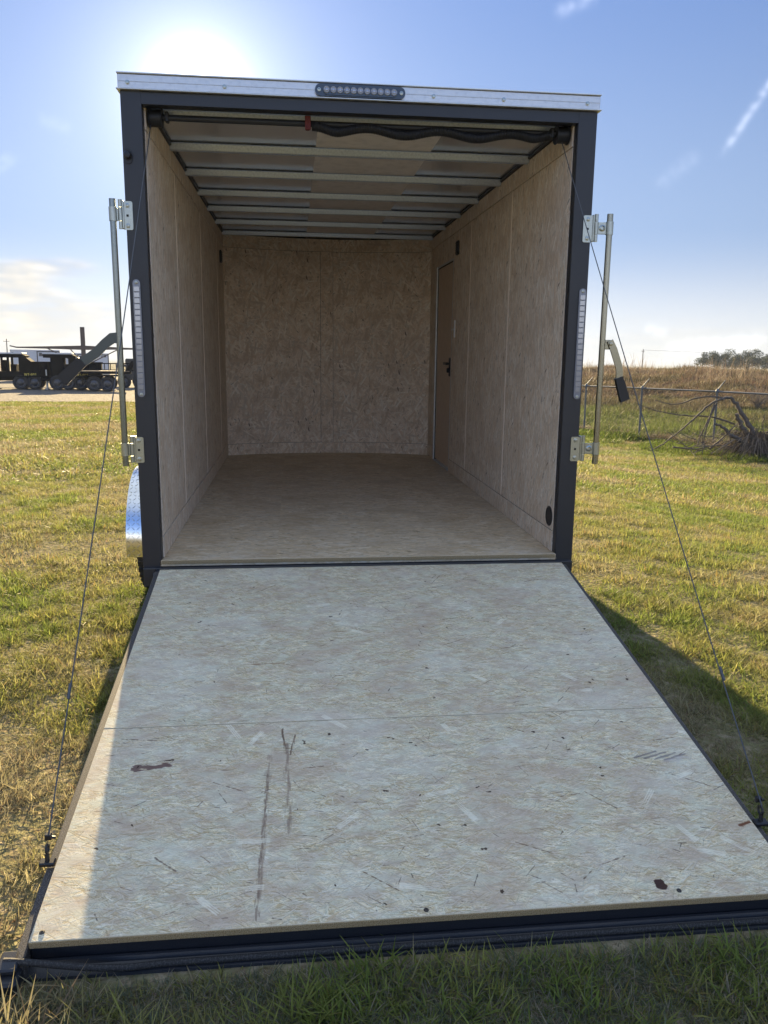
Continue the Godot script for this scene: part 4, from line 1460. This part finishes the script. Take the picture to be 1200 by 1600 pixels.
func branch(st: SurfaceTool, a: Vector3, pts: Array, r0: float, r1: float):
	var line := [a]
	for p in pts: line.append(p)
	# smooth the line through its points
	var fine := []
	var rad := []
	for k in line.size() - 1:
		var p0: Vector3 = line[maxi(k - 1, 0)]
		var p1: Vector3 = line[k]
		var p2: Vector3 = line[k + 1]
		var p3: Vector3 = line[mini(k + 2, line.size() - 1)]
		for m in 5:
			var t := m / 5.0
			fine.append(p1.cubic_interpolate(p2, p0, p3, t))
	fine.append(line[-1])
	for k in fine.size():
		if k > 0 and k < fine.size() - 1: fine[k] += Vector3(rng.randfn(), rng.randfn(), rng.randfn()) * r0 * 0.16
		rad.append(lerpf(r0, r1, float(k) / (fine.size() - 1)) * (1.0 + 0.12 * sin(k * 2.3)))
	tube(st, fine, rad, 6)

func brush_pile():
	var at := Vector3(12.75, height(12.75, -17.6), -17.6)
	var o := base("brush_pile", at)
	tag(o, "uprooted stump with a skirt of dry roots and long bare branches lying against the fence", "dead tree")
	var st := mb()
	branch(st, Vector3(0.0, 0.35, 0.0), [Vector3(-0.25, 0.8, -0.1), Vector3(-0.55, 1.35, -0.2), Vector3(-0.8, 1.62, -0.3), Vector3(-1.15, 1.62, -0.2)], 0.085, 0.035)
	branch(st, Vector3(-1.1, 1.62, -0.2), [Vector3(-1.5, 1.45, -0.15), Vector3(-2.1, 0.95, -0.05), Vector3(-2.8, 0.45, 0.1), Vector3(-3.3, 0.2, 0.2)], 0.032, 0.012)
	branch(st, Vector3(-0.95, 1.64, -0.25), [Vector3(-1.6, 1.66, -0.4), Vector3(-2.3, 1.45, -0.5), Vector3(-2.9, 1.55, -0.6)], 0.03, 0.010)
	branch(st, Vector3(-0.15, 0.45, 0.0), [Vector3(-0.45, 0.70, 0.0), Vector3(-0.62, 1.0, -0.05), Vector3(-0.72, 1.22, -0.05)], 0.085, 0.05)
	branch(st, Vector3(-0.2, 0.35, 0.1), [Vector3(-0.8, 0.55, 0.15), Vector3(-1.15, 0.82, 0.1), Vector3(-1.4, 0.95, 0.1)], 0.075, 0.03)
	branch(st, Vector3(-1.3, 1.55, -0.2), [Vector3(-1.55, 1.05, 0.0), Vector3(-1.7, 0.55, 0.1), Vector3(-1.72, 0.1, 0.1)], 0.03, 0.012)
	branch(st, Vector3(-1.25, 1.5, -0.2), [Vector3(-1.62, 0.8, -0.1), Vector3(-1.85, 0.3, 0.0)], 0.026, 0.012)
	branch(st, Vector3(-0.6, 0.9, -0.3), [Vector3(-1.3, 1.1, -0.4), Vector3(-2.2, 1.15, -0.5), Vector3(-3.0, 1.3, -0.5), Vector3(-3.5, 1.5, -0.6)], 0.03, 0.008)
	branch(st, Vector3(0.1, 0.4, 0.0), [Vector3(0.4, 0.7, 0.1), Vector3(0.7, 0.9, 0.1)], 0.08, 0.05)
	branch(st, Vector3(0.15, 0.35, 0.1), [Vector3(0.6, 0.5, 0.2), Vector3(1.1, 0.75, 0.2)], 0.07, 0.03)
	branch(st, Vector3(-1.5, 0.25, 0.1), [Vector3(-1.1, 0.6, 0.1), Vector3(-0.7, 0.95, 0.0)], 0.03, 0.015)
	branch(st, Vector3(-2.6, 0.3, 0.1), [Vector3(-2.0, 0.25, 0.2), Vector3(-1.4, 0.35, 0.2), Vector3(-0.9, 0.3, 0.2)], 0.025, 0.012)
	var r := RandomNumberGenerator.new()
	r.seed = 12
	for k in 90:      # fine broken twigs lodged among the limbs
		var p := Vector3(r.randf_range(-2.4, 0.8), r.randf_range(0.05, 0.9), r.randf_range(-0.5, 0.4))
		p.y *= clampf(1.15 - absf(p.x + 0.3) * 0.35, 0.3, 1.0)
		var d := Vector3(r.randfn(0, 0.5), r.randf_range(-0.2, 0.6), r.randfn(0, 0.3))
		branch(st, p, [p + d * 0.5 + Vector3(r.randfn(), r.randfn(), r.randfn()) * 0.06, p + d], r.randf_range(0.006, 0.016), 0.003)
	build("branches", st, M.bark, o)
	st = mb()
	smooth(st)
	lathe(st, [Vector2(0.0, 0.52), Vector2(0.16, 0.48), Vector2(0.30, 0.34), Vector2(0.36, 0.12), Vector2(0.4, -0.05)], 14, Transform3D(Basis.IDENTITY, Vector3(-0.1, 0, 0)))
	build("stump", st, M.bark, o)
	st = mb()
	for k in 1500:     # dry strands hanging round the stump
		var a := r.randf() * TAU
		var x := -0.1 + cos(a) * r.randf_range(0.02, 0.45)
		var z := sin(a) * r.randf_range(0.02, 0.45)
		var p := Vector3(x, r.randf_range(0.15, 0.66), z)
		var out := Vector3(cos(a) + r.randfn(0, 0.55), 0, sin(a) + r.randfn(0, 0.55)) * r.randf_range(0.2, 0.95)
		var q := p + out * 0.5 + Vector3(0, r.randf_range(-0.10, 0.20), 0)
		var e := p + out + Vector3(0, -p.y * r.randf_range(0.4, 1.05), 0)
		var w := r.randf_range(0.003, 0.011)
		var sd := out.cross(Vector3(r.randfn(0, 0.5), 1, r.randfn(0, 0.5))).normalized() * w
		var tone := r.randf_range(0.3, 1.25)
		st.set_color(Color(0.17 * tone, 0.135 * tone, 0.105 * tone))
		flat(st)
		quad(st, p - sd, p + sd, q + sd, q - sd, Vector3.UP)
		quad(st, q - sd, q + sd, e + sd * 0.4, e - sd * 0.4, Vector3.UP)
	var sk := build("root_skirt", st, M.frond, o)
	sk.set_meta("kind", "stuff")

func tree(p: Vector3, tall: float, wide: float, sd: int, label: String):
	var o := base("tree", p)
	tag(o, label, "tree", "trees on the horizon at the right")
	var r := RandomNumberGenerator.new()
	r.seed = sd
	var st := mb()
	branch(st, Vector3.ZERO, [Vector3(0.1, tall * 0.25, 0), Vector3(-0.1, tall * 0.5, 0.1)], 0.3, 0.18)
	var clumps := []
	for k in 34:
		var a := r.randf() * TAU
		var rad := sqrt(r.randf()) * wide * 0.46
		var top := 1.0 - pow(rad / (wide * 0.5), 2.0)
		var c := Vector3(cos(a) * rad, tall * (0.26 + 0.12 * r.randf()) + (tall * 0.58) * sqrt(top) * r.randf_range(0.35, 1.0), sin(a) * rad)
		clumps.append([c, r.randf_range(0.45, 0.95) * wide * 0.17])
		if k % 2 == 0:
			branch(st, Vector3(0, tall * r.randf_range(0.2, 0.45), 0), [c * Vector3(0.5, 0.8, 0.5), c], 0.12, 0.03)
	build("trunk", st, M.bark, o)
	st = mb()
	flat(st)
	for c in clumps:
		var tone := r.randf_range(0.8, 1.2)
		for k in 260:
			var d := Vector3(r.randfn(), r.randfn(), r.randfn()).normalized() * (float(c[1]) * pow(r.randf(), 0.4))
			d.y *= 0.8
			var q: Vector3 = c[0] + d
			var ax := Vector3(r.randfn(), r.randfn(), r.randfn()).normalized()
			var bx := ax.cross(Vector3(r.randfn(), r.randfn(), r.randfn())).normalized()
			var s := r.randf_range(0.06, 0.15)
			var t := tone * r.randf_range(0.75, 1.25)
			st.set_color(Color(0.082 * t, 0.100 * t, 0.068 * t))  # leaf tone paled and greyed to paint in the distance haze
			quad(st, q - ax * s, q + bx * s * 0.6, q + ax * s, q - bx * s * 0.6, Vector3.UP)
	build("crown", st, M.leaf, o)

func bare_bush():
	var p := Vector3(22.9, height(22.9, -34.7), -34.7)
	var o := base("bare_bush", p)
	tag(o, "leafless brown bush on the bank beyond the fence, above the stump", "bush")
	var r := RandomNumberGenerator.new()
	r.seed = 8
	var st := mb()
	for k in 70:
		var a := r.randf() * TAU
		var lean := r.randf_range(0.1, 1.0)
		var l := r.randf_range(0.6, 1.25)
		var d := Vector3(cos(a) * lean, 1.0, sin(a) * lean).normalized() * l
		branch(st, Vector3.ZERO, [d * 0.5 + Vector3(r.randfn(), 0, r.randfn()) * 0.05, d + Vector3(r.randfn(), r.randfn(), r.randfn()) * 0.12], 0.016, 0.005)
	build("twigs", st, M.twig, o)

# ------------------------------------------------------------------ grass
func tuft_mesh(sd: int, blades: int, tall: float, wide: float, spread: float, flop: float, segs := 3) -> ArrayMesh:
	var r := RandomNumberGenerator.new()
	r.seed = sd
	var st := mb()
	smooth(st)
	for k in blades:
		var a := r.randf() * TAU
		var o := Vector3(r.randfn() * spread, -0.008, r.randfn() * spread)
		var fw := Vector3(cos(a), 0, sin(a))
		var sd_v := Vector3(-sin(a), 0, cos(a)).rotated(fw, r.randf_range(-0.6, 0.6))
		var l := tall * r.randf_range(0.45, 1.25)
		var w := wide * r.randf_range(0.6, 1.3)
		var lean := clampf(absf(r.randfn(flop, 0.35)), 0.05, 1.45)
		var bend := r.randf_range(0.1, 0.7)
		var tone := r.randf_range(0.62, 1.35)
		var dry := r.randf()
		var c := Color(tone, tone, tone)
		if dry < 0.28:
			c = Color(tone * 1.4, tone * 1.18, tone * 1.3)
		elif dry < 0.36:
			c = Color(tone * 0.8, tone * 0.6, tone * 0.62)
		st.set_color(c)
		var p := o
		var prev := []
		for m in segs + 1:
			var u := float(m) / segs
			var ww := w * (1.0 - u * u * 0.92) * 0.5
			var cur := [p - sd_v * ww, p + sd_v * ww]
			if m > 0:
				quad(st, prev[0], prev[1], cur[1], cur[0], Vector3.UP.rotated(sd_v, 0.0) + fw * -0.2)
			prev = cur
			var ang := lean + bend * u
			p += (fw * sin(ang) + Vector3.UP * cos(ang)) * (l / segs)
	st.generate_normals()
	return st.commit()

func scatter(called: String, meshes: Array, spots: Array, mat: Material, parent: Node3D):
	# spots: [Transform3D, Color, which]
	for v in meshes.size():
		var mine := spots.filter(func(s): return s[2] == v)
		var mm := MultiMesh.new()
		mm.transform_format = MultiMesh.TRANSFORM_3D
		mm.use_colors = true
		mm.mesh = meshes[v]
		mm.instance_count = mine.size()
		for k in mine.size():
			mm.set_instance_transform(k, mine[k][0])
			mm.set_instance_color(k, mine[k][1])
		var o := MultiMeshInstance3D.new()
		o.name = numbered(called, parent)
		o.multimesh = mm
		o.material_override = mat
		o.set_meta("kind", "stuff")
		parent.add_child(o, true)

func lawn_color(x: float, z: float, r: RandomNumberGenerator) -> Color:
	var n := lawn_noise.get_noise_2d(x, z) + 0.5 * lawn_noise.get_noise_2d(x * 5.0, z * 5.0)
	var side := sm(-1.0, 2.5, x) * 0.16
	var green := clampf(0.47 + n * 1.25 + side + r.randfn(0.0, 0.16), 0.0, 1.0)
	var dry := Vector3(0.350, 0.315, 0.185)
	var mid := Vector3(0.305, 0.302, 0.092)
	var lush := Vector3(0.205, 0.265, 0.062)
	var c := dry.lerp(mid, clampf(green * 2.0, 0.0, 1.0)).lerp(lush, clampf(green * 2.0 - 1.0, 0.0, 1.0))
	c *= r.randf_range(0.8, 1.2)
	return Color(c.x, c.y, c.z)

func make_grass():
	var r := RandomNumberGenerator.new()
	r.seed = 99
	var eye := Vector2(-0.33, 3.86)
	var lawn := base("lawn_grass")
	tag(lawn, "short mown lawn, patchy straw yellow and green, around the trailer", "grass", "", "stuff")
	var near := []
	for k in 2: near.append(tuft_mesh(200 + k, 14, 0.065, 0.0028, 0.026, 1.38))
	for k in 4: near.append(tuft_mesh(206 + k, 14, 0.048, 0.0036, 0.018, 0.95))
	for k in 2: near.append(tuft_mesh(220 + k, 9, 0.095, 0.0046, 0.014, 0.7))
	var mid := []
	for k in 4: mid.append(tuft_mesh(240 + k, 16, 0.050, 0.0046, 0.034, 1.0, 2))
	var far := []
	for k in 4: far.append(tuft_mesh(260 + k, 20, 0.065, 0.0095, 0.085, 0.95, 2))
	var zones := [
		[1.2, 5.2, 2600.0, near, 0.0], [5.2, 10.5, 900.0, mid, 0.0], [10.5, 33.0, 150.0, far, 0.0]]
	for zone in zones:
		var spots := []
		var area: float = 0.5 * deg_to_rad(92.0) * (zone[1] * zone[1] - zone[0] * zone[0])
		var count := int(area * zone[2])
		for k in count:
			var rad := sqrt(r.randf_range(zone[0] * zone[0], zone[1] * zone[1]))
			var a := deg_to_rad(r.randf_range(-40.0, 52.0))
			var x := eye.x + sin(a) * rad
			var z := eye.y - cos(a) * rad
			if absf(x) < 1.03 and z > -4.0 and z < 2.20: continue
			if absf(x) < 0.9 and z <= -4.0 and z > -30.0: continue
			if in_yard(x, z) or fence_side(x, z) < 0.3: continue
			var y := height(x, z)
			var clump := lawn_noise.get_noise_2d(x * 9.0 + 31.0, z * 9.0)
			var s := r.randf_range(0.7, 1.2) * clampf(1.0 + clump * 1.2, 0.55, 1.5)
			if clump < -0.30 and r.randf() < 0.25: continue
			var which := r.randi() % (zone[3] as Array).size()
			if zone[3] == near and which >= 6 and (lawn_noise.get_noise_2d(x * 3.0 + 50.0, z * 3.0) < 0.18 or z < 2.3):
				which = r.randi() % 6
			var b := Basis(Vector3.UP, r.randf() * TAU) * Basis(Vector3.RIGHT, r.randfn(0.0, 0.10))
			var tint := lawn_color(x, z, r)
			if zone[3] == near and which < 2 and r.randf() < 0.6: tint = Color(0.36, 0.305, 0.19).lerp(tint, r.randf_range(0.0, 0.5))
			spots.append([Transform3D(b.scaled(Vector3(s, s * r.randf_range(0.75, 1.2), s)), Vector3(x, y, z)), tint, which])
		if zone[3] == near:      # thick unmown edge in front of the ramp, shade painted in as blue-grey
			for k in 12000:
				var x := r.randf_range(-1.7, 2.0)
				var z := 2.195 + absf(r.randfn(0.0, 0.32))
				var s := r.randf_range(0.5, 0.8)
				var t := r.randf_range(0.7, 1.15)
				var c := Color(0.185 * t, 0.215 * t, 0.14 * t) if r.randf() < 0.66 else Color(0.37 * t, 0.325 * t, 0.24 * t)
				var b := Basis(Vector3.UP, r.randf() * TAU) * Basis(Vector3.RIGHT, r.randfn(0.0, 0.15))
				spots.append([Transform3D(b.scaled(Vector3.ONE * s), Vector3(x, height(x, z), z)), c, r.randi() % 8 if r.randf() < 0.08 and z > 2.32 else r.randi() % 6])
		scatter("grass_tufts", zone[3], spots, M.grass, lawn)
	# lush weeds along the foot of the fence
	var weeds := base("fence_weeds")
	tag(weeds, "band of lush green weeds along the foot of the chain link fence", "weeds", "", "stuff")
	var wm := []
	for k in 3: wm.append(tuft_mesh(300 + k, 26, 0.20, 0.022, 0.10, 0.7, 2))
	var ws := []
	for k in 6500:
		var u := r.randf_range(-9.0, 17.0)
		var off := 0.3 + absf(r.randfn(0.0, 1.0)) * 1.5
		var p := fence_at(u) + Vector3(-0.96, 0, 0.28) * off
		var n := lawn_noise.get_noise_2d(p.x * 1.2, p.z * 1.2)
		if n < -0.12 + r.randfn(0.0, 0.1): continue
		p.y = height(p.x, p.z)
		var s := r.randf_range(0.6, 1.2) * (1.0 + n * 0.8) * sm(4.5, 0.5, off)
		var t := r.randf_range(0.7, 1.2)
		ws.append([Transform3D(Basis(Vector3.UP, r.randf() * TAU).scaled(Vector3.ONE * maxf(s, 0.3)), p), Color(0.135 * t, 0.185 * t, 0.040 * t), r.randi() % 3])
	scatter("weed_clumps", wm, ws, M.grass, weeds)
	# dead brown litter caught in the mesh
	var litter := base("dead_weeds")
	tag(litter, "dead brown weeds tangled along the bottom of the fence mesh", "weeds", "", "stuff")
	var lm := []
	for k in 3: lm.append(tuft_mesh(320 + k, 22, 0.30, 0.007, 0.09, 0.8, 3))
	var ls := []
	for k in 2600:
		var u := r.randf_range(-9.0, 17.0)
		var p := fence_at(u) + Vector3(0.96, 0, -0.28) * r.randfn(0.0, 0.30)
		var s := r.randf_range(0.5, 1.35) * (0.8 + lawn_noise.get_noise_2d(u * 3.0, 7.0))
		var t := r.randf_range(0.6, 1.2)
		ls.append([Transform3D(Basis(Vector3.UP, r.randf() * TAU).scaled(Vector3.ONE * maxf(s, 0.3)), p), Color(0.15 * t, 0.115 * t, 0.085 * t), r.randi() % 3])
	scatter("dead_clumps", lm, ls, M.grass, litter)
	# the rough field and bank beyond the fence
	var field := base("field_grass")
	tag(field, "rough field beyond the fence, green near it and brown up the bank", "grass", "", "stuff")
	var fm := []
	for k in 4: fm.append(tuft_mesh(340 + k, 20, 0.26, 0.022, 0.20, 0.6, 2))
	var fs := []
	for k in 60000:
		var off := pow(r.randf(), 0.75) * 52.0
		var u := r.randf_range(-14.0, 60.0)
		var p := fence_at(u) + Vector3(0.96, 0, -0.28) * (off + 0.3)
		p.y = height(p.x, p.z)
		var n := lawn_noise.get_noise_2d(p.x * 0.5, p.z * 0.5)
		var brown := clampf(sm(7.0, 16.0, off + n * 7.0) + r.randfn(0, 0.12), 0.0, 1.0)
		var c := Vector3(0.125, 0.160, 0.045).lerp(Vector3(0.135, 0.097, 0.072), brown) * r.randf_range(0.65, 1.25)
		if brown > 0.5 and n > 0.16: c = c.lerp(Vector3(0.085, 0.085, 0.045), 0.6)
		var s := r.randf_range(0.6, 1.3) * (1.0 + off * 0.018)
		fs.append([Transform3D(Basis(Vector3.UP, r.randf() * TAU).scaled(Vector3(s, s * (1.0 + n), s)), p), Color(c.x, c.y, c.z), r.randi() % 4])
	scatter("field_tufts", fm, fs, M.grass, field)
	var reeds := base("tall_dry_weeds")
	tag(reeds, "tall thin dry weeds standing along the top of the bank against the sky", "weeds", "", "stuff")
	var rm := []
	for k in 4: rm.append(tuft_mesh(360 + k, 9, 1.25, 0.022, 0.16, 0.14, 3))
	var rs := []
	for k in 2600:
		var off := r.randf_range(20.0, 36.0)
		var u := r.randf_range(4.0, 66.0)
		var p := fence_at(u) + Vector3(0.96, 0, -0.28) * off
		var n := lawn_noise.get_noise_2d(p.x * 0.4, p.z * 0.4)
		if n < -0.05: continue
		p.y = height(p.x, p.z)
		var t := r.randf_range(0.7, 1.2)
		var s := r.randf_range(0.3, 1.0) * (0.75 + n * 1.6)
		rs.append([Transform3D(Basis(Vector3.UP, r.randf() * TAU).scaled(Vector3.ONE * s), p), Color(0.20 * t, 0.165 * t, 0.128 * t), r.randi() % 4])
	scatter("dry_stems", rm, rs, M.grass, reeds)
